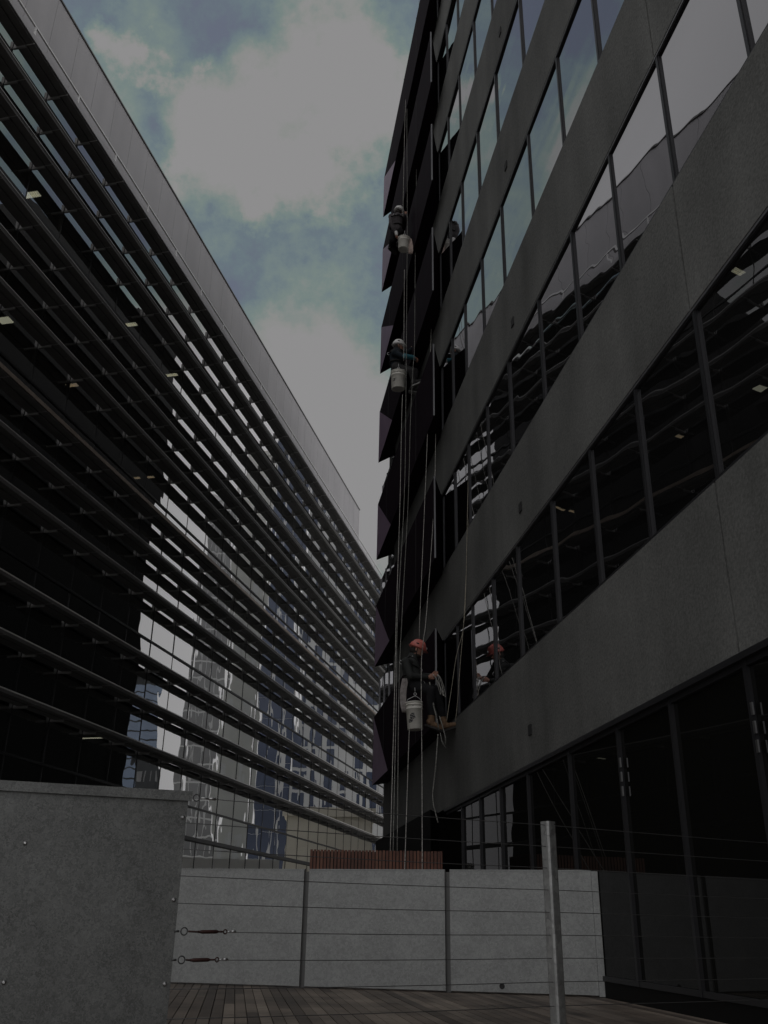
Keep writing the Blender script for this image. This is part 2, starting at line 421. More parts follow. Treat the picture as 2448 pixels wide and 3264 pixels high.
    def build(s, name, m, parent=None, base=None):
        root = parent
        while root is not None and root.parent is not None: root = root.parent
        b = Vector(BASE[root.name]) if root is not None and root.name in BASE else Vector(base or (0, 0, 0))
        me = bpy.data.meshes.new(name)
        me.from_pydata([tuple(Vector(q) - b) for q in s.v], [], s.f)
        me.polygons.foreach_set('use_smooth', s.sm)
        me.update()
        bm = bmesh.new(); bm.from_mesh(me); bmesh.ops.recalc_face_normals(bm, faces=bm.faces); bm.to_mesh(me); bm.free()
        me.materials.append(m if isinstance(m, bpy.types.Material) else MT[m])
        for (f0, m2) in s.split:
            me.materials.append(MT[m2]); ix = len(me.materials) - 1
            for pg in me.polygons[f0:]: pg.material_index = ix
        o = bpy.data.objects.new(name, me); COL.objects.link(o)
        if parent is not None: o.parent = parent
        else: o.location = b; BASE[o.name] = tuple(b)
        return o

def thing(name, base, label, cat, group=None):
    o = bpy.data.objects.new(name, None); o.empty_display_size = 0.2
    COL.objects.link(o); o.location = base; BASE[o.name] = tuple(base)
    return tag(o, label, cat, group)
def tag(o, label, cat, group=None):
    o['label'] = label; o['category'] = cat
    if group: o['group'] = group
    return o
def structure(o):
    o['kind'] = 'structure'; return o

class Frame:
    """vertical facade frame: u runs along the facade, n across it (positive to the right of u)"""
    def __init__(s, az):
        a = rad(az); s.u = Vector((math.sin(a), math.cos(a), 0)); s.n = Vector((math.cos(a), -math.sin(a), 0)); s.o = Vector((0, 0, 0))
    def pt(s, u, n, z): return s.o + s.u * u + s.n * n + Vector((0, 0, z))
    def hit(s, x, y, n):
        d = ray(x, y); t = (n + s.o.dot(s.n)) / d.dot(s.n); p = d * t
        return (p - s.o).dot(s.u), p.z

DECK = -0.57
FR = Frame(-8.0)     # right-hand building
FL = Frame(12.55)    # left-hand building

# ------------------------------------------------------------------ ground
g = MB().quad((-1500, -1500, -4.0), (1500, -1500, -4.0), (1500, 1500, -4.0), (-1500, 1500, -4.0))
structure(g.build('street', 'asphalt'))

# ------------------------------------------------------------------ right-hand building
DR = 3.2
zb = [1.674 + 2.774 * i for i in range(11)]
sill = [2.945 + 2.774 * i for i in range(10)]
ROOF = 22.1
rb = thing('concrete_building', FR.pt(10, DR, -4), 'tall dark concrete block with long window bands and a purple-black bay, on the right', 'building')
U_NEAR, U_END = -9.0, 21.9
Q = Vector((1.25, 37.9, 0))
body = [FR.pt(U_NEAR, DR + 0.3, 0), FR.pt(23.3, DR + 0.3, 0), FR.pt(23.3, DR + 14, 0), FR.pt(U_NEAR, DR + 14, 0)]
lift = lambda p, z: Vector((p.x, p.y, z))
MB().prism([lift(p, -4) for p in body], [lift(p, 20.9) for p in body]).build('core_wall', 'core', rb)
MB().prism([lift(p, 20.91) for p in body], [lift(p, 21.05) for p in body]).build('roof', 'core', rb)
pent = [FR.pt(U_NEAR, DR + 2.4, 0), FR.pt(21.3, DR + 2.4, 0), FR.pt(21.3, DR + 13.5, 0), FR.pt(U_NEAR, DR + 13.5, 0)]
MB().prism([lift(p, 21.06) for p in pent], [lift(p, 29.4) for p in pent]).build('setback_storey', 'core', rb)
wing = [Vector((0.15, 26.5, 0)), Q, Q + Vector((9, 3.5, 0)), Vector((12, 25.5, 0))]
MB().prism([lift(p, -4) for p in wing], [lift(p, 27.0) for p in wing]).build('rear_wing', 'core', rb)
JOINT = 1.763 * DR
for i in range(8):
    top = sill[i] if i < 7 else ROOF
    uend = 22.05 if i == 0 else 20.85
    for (a, b) in ((U_NEAR, JOINT - 0.012), (JOINT + 0.012, uend)):
        MB().box(FR, a, b, DR, DR + 0.28, zb[i], top).build('concrete_spandrel', 'concrete', rb)
    MB().box(FR, JOINT - 0.012, JOINT + 0.012, DR + 0.03, DR + 0.2, zb[i] + 0.01, top - 0.01).build('panel_joint', 'gap', rb)
    # drain spout low in each spandrel
    if i < 6:
        uu = DR * (3.25 - 0.016 * i); zz = zb[i] + 0.37
        MB().box(FR, uu - 0.055, uu + 0.055, DR - 0.015, DR - 0.002, zz - 0.06, zz + 0.06).build('drain_outlet', 'gap', rb)
bu = [0.22, 0.60, 0.98, 1.357, 1.75, 2.12, 2.49, 2.885, 3.33, 3.715, 4.10, 4.43, 4.745]
bays = [b * DR for b in bu]
for i in range(7):
    z0, z1 = sill[i], zb[i + 1]
    for k in range(len(bays) - 1):
        a, b = bays[k], bays[k + 1]
        tl = random.uniform(-0.004, 0.004); tv = random.uniform(-0.004, 0.004)
        n0 = DR + 0.032
        w = MB().quad(FR.pt(a, n0 + tl, z0 - tv * 0), FR.pt(b, n0 - tl, z0), FR.pt(b, n0 - tl + tv, z1), FR.pt(a, n0 + tl + tv, z1)).build('window', 'r_glass', rb)
        fr = MB()
        wd = 0.036
        fr.box(FR, a, a + wd, DR + 0.008, DR + 0.12, z0 + 0.002, z1 - 0.002)
        fr.box(FR, b - wd * 0.45, b, DR + 0.016, DR + 0.12, z0 + 0.002, z1 - 0.002)
        fr.box(FR, a + wd, b - wd * 0.45, DR + 0.014, DR + 0.12, z0 + 0.002, z0 + 0.035)
        fr.box(FR, a + wd, b - wd * 0.45, DR + 0.014, DR + 0.12, z1 - 0.042, z1 - 0.002)
        fr.build('frame', 'r_frame', w)
    hd = MB().box(FR, U_NEAR, bays[-1] - 0.03, DR + 0.004, DR + 0.016, z1 - 0.026, z1 - 0.003)
    hd.build('head_trim', 'r_trim', rb)
    MB().box(FR, U_NEAR, bays[-1] - 0.03, DR + 0.004, DR + 0.016, z0 + 0.003, z0 + 0.018).build('sill_trim', 'r_frame', rb)
    near = MB().quad(FR.pt(U_NEAR, DR + 0.032, z0), FR.pt(bays[0], DR + 0.032, z0), FR.pt(bays[0], DR + 0.032, z1), FR.pt(U_NEAR, DR + 0.032, z1))
    near.build('side_window_band', 'r_glass', rb)
# ground floor shopfront
gu = [DR * q for q in (0.2, 0.62, 1.0, 1.37, 1.753, 2.119, 2.463, 2.873, 3.331, 3.708, 4.05, 4.40, 4.75)]
for k in range(len(gu) - 1):
    a, b = gu[k], gu[k + 1]; tl = random.uniform(-0.004, 0.004)
    w = MB().quad(FR.pt(a, DR + 0.045 + tl, -0.44), FR.pt(b, DR + 0.045 - tl, -0.44), FR.pt(b, DR + 0.045 - tl, zb[0]), FR.pt(a, DR + 0.045 + tl, zb[0])).build('shopfront_window', 'g_glass', rb)
    f = MB()
    f.box(FR, a, a + 0.042, DR + 0.012, DR + 0.14, -0.44, zb[0] - 0.002)
    f.box(FR, a + 0.042, b, DR + 0.018, DR + 0.14, -0.44, -0.40)
    f.box(FR, a + 0.042, b, DR + 0.018, DR + 0.14, zb[0] - 0.09, zb[0] - 0.002)
    f.build('frame', 'r_frame', w)
    if k in (3, 5, 6):
        uu = b - 0.01
        for zz in ((1.02, 1.14, 1.26) if k != 6 else (-0.1, 0.3)):
            MB().box(FR, uu - 0.012, uu + 0.012, DR + 0.006, DR + 0.018, zz, zz + 0.08).build('glint_piece', 'bright_steel', w)  # added bright bits standing for the dashed reflections on the mullions
MB().box(FR, U_NEAR, gu[-1], DR + 0.03, DR + 0.25, -0.8, -0.442).build('plinth', 'black_clad', rb)
MB().box(FR, U_NEAR, gu[-1], DR - 0.02, DR + 0.06, zb[0] - 0.05, zb[0] - 0.004).build('head_trim', 'r_frame', rb)
# projecting bay: folded purple-black cladding bands, one per storey
uC, nC, uE, nE, uB = 15.22, DR - 0.004, 14.45, 2.92, 21.93
for i in range(7):
    z0, z1 = 2.889 + 2.774 * i, zb[i + 1]
    inn = DR + 0.05
    C0, C1 = FR.pt(uC, nC, z0), FR.pt(uC, nC, z1)
    E0, E1 = FR.pt(uE, nE, z0), FR.pt(uE, nE, z1)
    B1, T0, P0 = FR.pt(uB, nE, z1), FR.pt(uB, nE - 0.008, z0), FR.pt(19.6, nE, z0)
    I0, I1 = FR.pt(21.45, inn, z0), FR.pt(21.45, inn, z1)
    J0, J1 = FR.pt(uC + 0.02, inn, z0), FR.pt(uC + 0.02, inn, z1)
    bay = MB()
    bay.quad(C0, C1, E1, E0)
    bay.quad(E0, E1, B1, P0)
    bay.quad(T0, I0, I1, B1)
    bay.quad(C0, E0, P0, I0, J0)
    bay.quad(P0, T0, I0)
    bay.quad(C1, J1, I1, B1, E1)
    bo = bay.build('bay_cladding', 'purple', rb)
    MB().quad(B1 + FR.n * -0.003, T0 + FR.n * -0.003, P0 + FR.n * -0.003).build('sky_lit_facet', 'facet', bo)  # nearly flush triangle carrying the sky-lit tone in its colour
    tr = MB().box(FR, uE - 0.012, uE + 0.012, nE - 0.014, nE + 0.012, z0, z1 - 0.02)
    tr.build('corner_strip', 'r_trim', bo)
    seam = MB()
    for us in (16.3, 18.2, 20.3):
        seam.box(FR, us - 0.008, us + 0.008, nE - 0.006, nE - 0.001, z0 + (0.0 if us < 19.6 else (us - 19.6) / 2.33 * (z1 - z0)), z1)
    seam.build('cladding_joint', 'gap', bo)
for i in range(1, 7):
    z0, z1 = zb[i] + 0.004, 2.889 + 2.774 * i - 0.004
    w = MB().quad(FR.pt(20.87, DR + 0.04, z0), FR.pt(23.35, DR + 0.04, z0), FR.pt(23.35, DR + 0.04, z1), FR.pt(20.87, DR + 0.04, z1)).build('corner_window', 'r_glass', rb)
    for us in (20.89, 21.7, 22.5, 23.33):
        MB().box(FR, us - 0.014, us + 0.014, DR + 0.02, DR + 0.05, z0, z1).build('window_post', 'r_trim', w)
# ground level bay in black glass
gz1 = zb[0] - 0.005
P = [FR.pt(15.8, DR + 0.02, 0), FR.pt(15.3, 2.98, 0), FR.pt(22.0, 3.02, 0), FR.pt(21.8, DR + 0.2, 0), FR.pt(15.85, DR + 0.2, 0)]
MB().prism([p + Vector((0, 0, -0.9)) for p in P], [p + Vector((0, 0, gz1)) for p in P]).build('ground_bay', 'black_clad', rb)

# ------------------------------------------------------------------ left-hand building
DG, DO = 13.2, 12.58
lb = thing('louvred_office_building', FL.pt(25, -DG, -4), 'glass office block with rows of grey louvre shelves and pale parapet, on the left', 'building')
S = 1.641
ms = [14.55 + S * k for k in range(-9, 33)]
tz = [-1.0, 2.43, 3.43, 7.92, 12.40, 16.86, 21.08]
def big(u, n, z):
    p = FL.pt(u, n, z); zc = p.dot(FW)
    if zc < 1: return 0
    x = W_PX / 2 + F_PX * p.dot(CR) / zc; y = H_PX / 2 - F_PX * p.dot(CU) / zc
    inside = -350 < x < 1250 and -200 < y < 2800
    return (1000 if inside else 1) / zc
panes = []
for k in range(len(ms) - 1):
    for j in range(len(tz) - 1):
        panes.append((big((ms[k] + ms[k + 1]) / 2, -DG, (tz[j] + tz[j + 1]) / 2), k, j))
panes.sort(reverse=True)
rest = MB()
rnd = random.Random(5)
for idx, (sz, k, j) in enumerate(panes):
    a, b = ms[k], ms[k + 1]; z0, z1 = tz[j], tz[j + 1]
    t1, t2 = rnd.gauss(0, 0.0022), rnd.gauss(0, 0.003)
    q = [FL.pt(a, -DG + t1, z0), FL.pt(b, -DG - t1, z0), FL.pt(b, -DG - t1 + t2, z1), FL.pt(a, -DG + t1 + t2, z1)]
    if idx < 100: MB().quad(*q).build('window_pane', 'l_glass', lb)
    else: rest.quad(*q)
ro = rest.build('window_pane', 'l_glass', lb); ro['kind'] = 'stuff'
for u in ms:
    MB().box(FL, u - 0.012, u + 0.012, -DG - 0.1, -DG + 0.012, -1, 21.07).build('mullion', 'l_mull', lb)
for j, z in enumerate(tz[1:-1]):
    h = 0.055 if j == 0 else 0.03
    MB().box(FL, ms[0], ms[-1], -DG - 0.1, -DG + (0.16 if j == 0 else 0.04), z - h, z + h).build('transom', 'l_mull', lb)
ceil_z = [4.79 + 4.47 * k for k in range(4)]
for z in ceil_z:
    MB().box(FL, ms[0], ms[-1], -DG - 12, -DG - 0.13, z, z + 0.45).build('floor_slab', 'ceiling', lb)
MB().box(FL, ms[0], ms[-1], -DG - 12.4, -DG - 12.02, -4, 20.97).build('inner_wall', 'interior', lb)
for u in (ms[0], ms[-1]):
    MB().box(FL, u - 0.3 if u == ms[0] else u + 0.03, u - 0.03 if u == ms[0] else u + 0.3, -DG - 12.4, -DG, -4, 20.97).build('end_wall', 'louvre', lb)
shelf_z = [zz + 4.47 * k for k in range(4) for zz in (4.62, 5.85, 7.10)]
shelves = []
br_list = []
for si, z in enumerate(shelf_z):
    th = 0.085
    special = si in (5,)
    s = MB()
    n_out, n_in = -DO, -13.09
    s.box(FL, ms[0], ms[-1], n_out - 0.215, n_out - 0.03, z - th, z - 0.004)
    s.box(FL, ms[0], ms[-1], n_in, n_out - 0.25, z - th - 0.015, z - 0.03)
    s.box(FL, ms[0], ms[-1], n_out - 0.30, n_out - 0.17, z - th - 0.012 + 0.05, z - 0.012 + 0.05)
    s.split.append((len(s.f), 'louvre_lip' if si == 11 else 'bracket'))
    for u in ms[1:-1]:
        s.box(FL, u - 0.012, u + 0.012, n_out - 0.36, n_out - 0.012, z - th - 0.006, z - th + 0.004)
    so = s.build('louvre_shelf', 'louvre', lb)
    lip = MB().box(FL, ms[0], ms[-1], n_out - 0.011, n_out + 0.01, z - (0.016 if not special else 0.06), z + (0.010 if not special else 0.05))
    lip.build('shelf_edge', 'brass_edge' if special else ('louvre_lip' if si < 3 else 'bracket'), so)
    shelves.append(so)
    for u in ms[1:-1]:
        br_list.append((big(u, -DO, z), si, u, z))
br_list.sort(reverse=True)
restb = MB()
for idx, (sz, si, u, z) in enumerate(br_list):
    b = MB() if idx < 100 else restb
    b.box(FL, u - 0.024, u + 0.024, -DG + 0.02, -DO - 0.24, z - 0.155, z - 0.102)
    b.box(FL, u - 0.010, u + 0.010, -DG + 0.02, -DG + 0.10, z - 0.101, z + 0.14)
    if idx < 100: b.build('bracket', 'bracket', shelves[si])
rbk = restb.build('bracket', 'bracket', lb); rbk['kind'] = 'stuff'
# parapet, roof, guard rail
PW = 1.165
u = 3.0
while u < 52.0:
    MB().box(FL, u + 0.005, min(u + PW, 52.2) - 0.005, -13.46, -13.215, 21.10, 23.88).build('parapet_panel', 'parapet', lb)
    u += PW
MB().box(FL, 3.0, 52.18, -13.45, -13.27, 21.09, 23.7).build('parapet_backing', 'gap', lb)
MB().box(FL, 2.95, 52.25, -13.5, -13.18, 23.885, 23.935).build('coping', 'louvre', lb)
MB().box(FL, 3.2, 52.0, -25, -13.47, 21.2, 23.7).build('plant_room', 'parapet', lb)
MB().box(FL, ms[0], ms[-1], -DG - 12, -DG - 0.13, 20.98, 21.07).build('roof', 'louvre', lb)
MB().box(FL, ms[0], ms[-1], -DO - 0.011, -DO + 0.015, 20.47, 20.63).build('gutter_fascia', 'parapet', lb)
rail = MB().box(FL, ms[0], ms[-1], -12.665, -12.62, 20.98, 21.03).build('guard_rail', 'rail_white', lb)
u = 14.53 - 2.21 * 5
while u < ms[-1]:
    MB().box(FL, u - 0.028, u + 0.028, -12.655, -12.625, 20.49, 20.979).build('rail_post', 'rail_white', rail)
    u += 2.21

# lit ceiling fittings seen through the left building's glass
def ceiling_light(px, py, zc, w, d, label, m='light', rows=2):
    w *= 0.62; d *= 0.75
    dd = ray(px, py); t = zc / dd.z; p = dd * t
    u, n = p.dot(FL.u), p.dot(FL.n)
    o = thing('ceiling_light', (p.x, p.y, zc - 0.02), label, 'ceiling light', 'lit office ceiling lights')
    MB().box(FL, u - d / 2, u + d / 2, n - w / 2, n + w / 2, zc - 0.02, zc - 0.003).build('housing', 'louvre', o)
    lam = MB()
    for r in range(rows):
        a = u - d / 2 + d * (r + 0.12) / rows; b = u - d / 2 + d * (r + 0.88) / rows
        nn = 7 if rows > 1 else 1
        for q in range(nn):
            lam.box(FL, a, b, n - w / 2 + w * (q + 0.08) / nn, n - w / 2 + w * (q + 0.92) / nn, zc - 0.045, zc - 0.021)
    lam.build('lamp', m, o)
LC = [z - 0.02 for z in ceil_z]
ceiling_light(102, 618, LC[3], 0.75, 0.30, 'bright two-row ceiling light highest at far left, below the pale sky reflection')
ceiling_light(17, 1018, LC[2], 0.62, 0.42, 'square white ceiling light at the very left edge of the photo', rows=1)
ceiling_light(410, 1033, LC[3], 0.95, 0.26, 'wide two-row ceiling light behind the upper louvres, right of the square one')
ceiling_light(547, 1193, LC[3], 0.75, 0.22, 'small ceiling light just above the tip of the bright sky reflection')
ceiling_light(230, 1225, LC[2], 0.55, 0.20, 'small dim ceiling light alone in the dark glass lower left', 'light_dim')
ceiling_light(435, 1521, LC[2], 0.42, 0.16, 'left one of the low pair of amber ceiling lights', 'light_dim')
ceiling_light(480, 1518, LC[2], 0.42, 0.16, 'right one of the low pair of amber ceiling lights', 'light_dim')
ceiling_light(297, 2349, LC[0] , 1.3, 0.09, 'long thin strip light low down above the galvanised panel', 'light', 1)

# ------------------------------------------------------------------ city blocks beyond, seen mirrored in the left facade
CM = FL.n * (-2 * DG)     # mirrored viewpoint, used only to survey where the mirrored blocks stand
def bearing(a, d): return CM + Vector((math.sin(rad(a)), math.cos(rad(a)), 0)) * d
def tower(name, a0, a1, d, el, depth, label, wall_m, win_m, cols, rows, fw=0.12, fh=0.12, el0=None, kind='grid'):
    p0, p1 = bearing(a1, d), bearing(a0, d)      # a0 > a1
    L = (p1 - p0).length
    az_ = math.degrees(math.atan2((p1 - p0).x, (p1 - p0).y))
    fr = Frame(az_); fr.o = p0
    top = d * math.tan(rad(el))
    root = thing(name, tuple((p0 + p1) / 2 + Vector((0, 0, -4))), label, 'building')
    back = 1 if (fr.n.dot(p0 - CM) > 0) else -1
    n0, n1 = sorted((0.0, back * depth)); 
    MB().box(fr, 0, L, n0, n1, -4, top).build('wall', wall_m, root)
    MB().box(fr, -0.2, L + 0.2, min(n0 - .2, n1), max(n1 + .2, n0), top + 0.01, top + 0.6).build('roof', wall_m, root)
    f = -back
    zt0 = -3.0; hh = (top - 1 - zt0) / rows; ww = L / cols
    for c in range(cols):
        w = MB()
        for r in range(rows):
            if kind == 'random' and rnd.random() < 0.16: continue
            a, b = c * ww + ww * fw, (c + 1) * ww - ww * fw
            za, zb_ = zt0 + r * hh + hh * fh, zt0 + (r + 1) * hh - hh * fh
            w.prism([fr.pt(a, f * 0.03, za), fr.pt(b, f * 0.03, za), fr.pt(b, f * 0.03, zb_), fr.pt(a, f * 0.03, zb_)],
                    [fr.pt(a, f * 0.005, za), fr.pt(b, f * 0.005, za), fr.pt(b, f * 0.005, zb_), fr.pt(a, f * 0.005, zb_)])
        if w.v: w.build('window_column', win_m, root)
    return root
MT['t_pale'] = mat('pale_facade', (0.74, 0.74, 0.71), 0.7, 0, 0.4, 0.08, 0.2)
MT['t_white'] = mat('white_facade', (0.78, 0.79, 0.79), 0.7, 0, 0.4, 0.06, 0.2)
MT['t_beige'] = mat('beige_facade', (0.80, 0.76, 0.65), 0.8, 0, 0.3, 0.10, 0.3)
MT['t_dark'] = mat('dark_facade', (0.07, 0.075, 0.08), 0.6, 0, 0.4, 0.2, 0.2)
MT['t_blue'] = mat('blue_tower_glass', (0.105, 0.13, 0.20), 0.2, 0.0, 0.6, 0.3, 0.12)
MT['t_grey'] = mat('grey_tower_glass', (0.30, 0.305, 0.31), 0.3, 0.0, 0.6, 0.25, 0.15)
MT['t_sky'] = mat('sky_blue_tower_glass', (0.30, 0.38, 0.52), 0.25, 0.0, 0.6, 0.15, 0.2)
tower('striped_glass_tower', 40.6, 38.35, 120, 13.2, 8, 'slim pale blue tower with fine dark floor lines, seen mirrored in the left glass', 't_dark', 't_sky', 1, 26, 0.0, 0.08)
tower('slab_tower', 39.5, 38.0, 95, 8.6, 6, 'short dark tower with a ragged top, mirrored before the striped blue tower', 't_dark', 't_grey', 3, 9, 0.3, 0.25)
tower('lattice_tower', 36.9, 34.7, 90, 24, 9, 'grey tower netted with pale diagonal-looking lines, mirrored right of the sky gap', 't_white', 't_grey', 5, 26, 0.07, 0.05)
tower('pale_tower', 34.6, 32.7, 100, 27, 9, 'plain pale concrete tower, mirrored between the lattice tower and blue tower', 't_pale', 't_white', 2, 8, 0.3, 0.3)
tower('blue_glass_tower', 32.6, 30.4, 82, 34, 8, 'deep blue glass tower with white vertical strips, mirrored mid left facade', 't_white', 't_blue', 3, 30, 0.08, 0.01)
tower('apartment_tower', 30.3, 22.6, 88, 33, 8, 'white apartment tower with columns of blue windows, mirrored far along the left glass', 't_white', 't_blue', 9, 30, 0.22, 0.07, kind='random')
tower('beige_block', 30.6, 25.5, 66, 5.6, 7, 'low blank beige block mirrored in front of the white apartment tower', 't_beige', 't_pale', 2, 1, 0.42, 0.3)
tower('podium_block', 40.0, 31.0, 58, 2.6, 5, 'low pink-grey podium with dark openings mirrored at the foot of the left glass', 't_pale', 't_dark', 7, 2, 0.30, 0.16)

# ------------------------------------------------------------------ deck, barrier, planter
A = at(538, 3135, 10.25); B = at(1933, 3172, 9.33)
A.z = B.z = 0
FB = Frame(math.degrees(math.atan2((B - A).x, (B - A).y))); FB.o = A      # along the barrier, u = 0 at its visible left end
LB_ = (B - A).length
dk = MB()
bw, gapw = 0.072, 0.006
FD = Frame(-8.0)
nn = -9.0
while nn < 7:
    k = 0; uu = 2.0 - random.random() * 2
    while uu < 16:
        ln = random.uniform(2.4, 4.2)
        dk.box(FD, uu, uu + ln - 0.004, nn, nn + bw, DECK - 0.03, DECK + random.uniform(-0.002, 0.001))
        uu += ln
    nn += bw + gapw
structure(dk.build('deck', 'deck'))
structure(MB().box(FD, 0, 17, -9.2, 7.2, DECK - 0.3, DECK - 0.05).build('deck_base', 'gap'))
bar = thing('metal_barrier', tuple(A + Vector((0, 0, DECK))), 'waist-high wall of pale galvanised sheet panels with dark joints across the deck', 'wall')
TOP = 0.455
def ub(px, py):
    d = ray(px, py); t = FB.o.dot(FB.n) / d.dot(FB.n); return (d * t - FB.o).dot(FB.u)
j1, j2 = ub(967, 3143), ub(1433, 3150)
edges = [(-3.2, ub(538, 3135) - 1.1), (ub(538, 3135) - 1.05, j1 - 0.026), (j1 + 0.018, j2 - 0.026), (j2 + 0.018, LB_ - 0.06)]
for (a, b) in edges:
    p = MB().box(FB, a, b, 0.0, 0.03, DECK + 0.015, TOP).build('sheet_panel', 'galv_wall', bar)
    MB().box(FB, a, b, -0.004, 0.034, TOP + 0.001, TOP + 0.012).build('top_edge', 'galv_wall', p)
    f = MB().box(FB, b - 0.075, b - 0.001, 0.031, 0.052, DECK + 0.015, TOP - 0.002)
    f.build('folded_strip', 'galv_wall', p)
for jj in (j1, j2):
    MB().box(FB, jj - 0.025, jj + 0.017, 0.0, 0.02, DECK, TOP - 0.01).build('joint_post', 'joint', bar)
MB().box(FB, LB_ - 0.058, LB_ + 0.0, -0.02, 0.06, DECK + 0.005, TOP).build('end_post', 'galv_wall', bar)
pu = ub(1602, 3160)
MB().ring(FB.pt(pu, 0.032, DECK + 0.065), FB.n, 0.018, 0.006).lathe(FB.pt(pu, 0.031, DECK + 0.065), FB.n, [(0.016, 0), (0.014, 0.004)]).build('drain_hole', 'gap', bar)

pl0 = at(985, 2770, 13.0); pl1 = at(1405, 2770, 12.98); pz = 13.0 * 0.0662
pl0.z = pl1.z = 0
FP = Frame(math.degrees(math.atan2((pl1 - pl0).x, (pl1 - pl0).y))); FP.o = pl0
LP = (pl1 - pl0).length
ptop = at(1195, 2707, 12.8).z
plo = thing('timber_planter', tuple((pl0 + pl1) / 2 + Vector((0, 0, DECK))), 'red-brown timber box of narrow upright slats behind the metal barrier', 'planter')
sl = MB(); ns = 38; wd = LP / ns
for k in range(ns):
    sl.box(FP, k * wd + 0.006, (k + 1) * wd - 0.006, -0.022, 0.0, DECK, ptop - random.uniform(0, 0.006))
ln = 0
while ln < 0.8:
    sl.box(FP, LP + 0.001, LP + 0.022, -(ln + wd - 0.012) , -ln - 0.001, DECK, ptop); ln += wd
sl.build('slat_cladding', 'slat', plo)
MB().box(FP, 0.02, LP - 0.02, -0.9, -0.024, DECK, ptop - 0.02).build('box_body', 'gap', plo)

# ------------------------------------------------------------------ near galvanised panel and cable fence
pe = at(575, 2800, 3.5); pe.z = 0
pp = at(1763, 2937, 4.30); pp.z = 0
pw_ = at(0, 2700, 3.46); pw_.z = 0
FN = Frame(math.degrees(math.atan2((pe - pw_).x, (pe - pw_).y))); FN.o = pe
np_ = thing('galvanised_screen', tuple(pe + Vector((-0.4, -0.2, DECK))), 'dull mottled galvanised sheet screen with a folded cap, closest thing at lower left', 'screen')
CAPZ = 0.416
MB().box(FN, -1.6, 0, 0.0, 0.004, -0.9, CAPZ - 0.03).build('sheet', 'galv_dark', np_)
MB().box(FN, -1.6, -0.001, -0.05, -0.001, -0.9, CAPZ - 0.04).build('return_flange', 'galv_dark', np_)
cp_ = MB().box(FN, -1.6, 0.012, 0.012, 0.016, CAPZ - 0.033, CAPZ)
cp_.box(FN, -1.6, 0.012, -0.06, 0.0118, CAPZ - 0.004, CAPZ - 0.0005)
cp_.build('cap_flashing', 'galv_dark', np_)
def panel_pt(x, y): return FN.hit(x, y, 0.008)
for (x, y) in ((583, 2605), (554, 2868), (526, 3137), (80, 2687), (12, 3132)):
    u_, z_ = panel_pt(x, y)
    c = FN.pt(u_, 0.004, z_)
    sc = MB().lathe(c, FN.n if False else FN.n, [(0.0075, 0.0), (0.0075, 0.001), (0.005, 0.0018), (0.005, 0.005), (0.003, 0.006)], 14)
    so_ = sc.build('screw', 'bright_steel', np_)

cf = thing('cable_fence', tuple((pe + pp) / 2 + Vector((0, 0, DECK))), 'thin steel cable fence strung from the near galvanised screen past a square post', 'fence')
FC = Frame(math.degrees(math.atan2((pp - pe).x, (pp - pe).y))); FC.o = pe
LC_ = (pp - pe).length
czs = [0.396 - 0.0867 * k for k in range(9)]
starts = {0: 0.10, 5: 0.185, 6: 0.15}
for k, z in enumerate(czs):
    u0 = starts.get(k, -0.005)
    pts = []
    for q in range(25):
        t = q / 24; u = u0 + (4.6 - u0) * t
        sag = -0.004 * math.sin(math.pi * min(1, (u / LC_ if u < LC_ else (u - LC_) / 3)))
        pts.append(FC.pt(u, 0.008, z + sag))
    c = MB().tube(pts, 0.0016, 6).build('cable', 'steel', cf)
    if k in (0, 5, 6):
        r = MB().ring(FC.pt(0.028, 0.008, z), FC.n, 0.0115, 0.0022)
        r.tube([FC.pt(-0.006, 0.008, z), FC.pt(0.010, 0.008, z)], 0.0035, 8)
        r.build('eye_ring', 'steel', c)
    if k == 0:
        MB().tube([FC.pt(0.045, 0.008, z), FC.pt(0.075, 0.008, z)], 0.0035, 8).build('thimble', 'bright_steel', c)
        MB().tube([FC.pt(0.075, 0.008, z), FC.pt(0.10, 0.008, z)], 0.0045, 10).build('crimp', 'bright_steel', c)
    if k in (5, 6):
        s = 0.0 if k == 5 else -0.022
        tb = MB().tube([FC.pt(0.043, 0.008, z), FC.pt(0.075 + s * .6, 0.008, z - 0.001), FC.pt(0.08 + s, 0.008, z - 0.001)], [0.003, 0.003, 0.004], 8)
        tb.tube([FC.pt(0.08 + s, 0.008, z - 0.001), FC.pt(0.092 + s, 0.008, z - 0.001), FC.pt(0.142 + s, 0.008, z), FC.pt(0.150 + s, 0.008, z)], [0.0035, 0.0064, 0.0064, 0.0035], 10)
        tb.tube([FC.pt(0.15 + s, 0.008, z), FC.pt(0.166 + s, 0.008, z)], 0.003, 8)
        tb.ring(FC.pt(0.175 + s, 0.008, z), FC.n, 0.0065, 0.0022, 16)
        tb.build('turnbuckle', 'rust', c)
        cr_ = MB().tube([FC.pt(0.183 + s, 0.008, z), FC.pt(0.197 + s, 0.008, z)], 0.0025, 8)
        cr_.tube([FC.pt(0.197 + s, 0.008, z + 0.001), FC.pt(0.213 + s, 0.008, z + 0.001)], 0.0042, 8)
        cr_.build('crimp', 'bright_steel', c)
ztop = 0.0957 * 4.30
po = MB()
a, hw = FC.u, 0.036
FPo = Frame(52.0); FPo.o = pp
cs = 0.0345; rr_ = 0.014; sq = []
for (sx, sy) in ((1, 1), (-1, 1), (-1, -1), (1, -1)):
    for q in range(4):
        an = math.atan2(sy, sx) - math.pi / 4 + q / 3 * math.pi / 2
        sq.append((sx * (cs - rr_) + rr_ * math.cos(an), sy * (cs - rr_) + rr_ * math.sin(an)))
po.prism([FPo.pt(x * .74, y * .74, DECK) for x, y in sq], [FPo.pt(x * .74, y * .74, ztop) for x, y in sq])
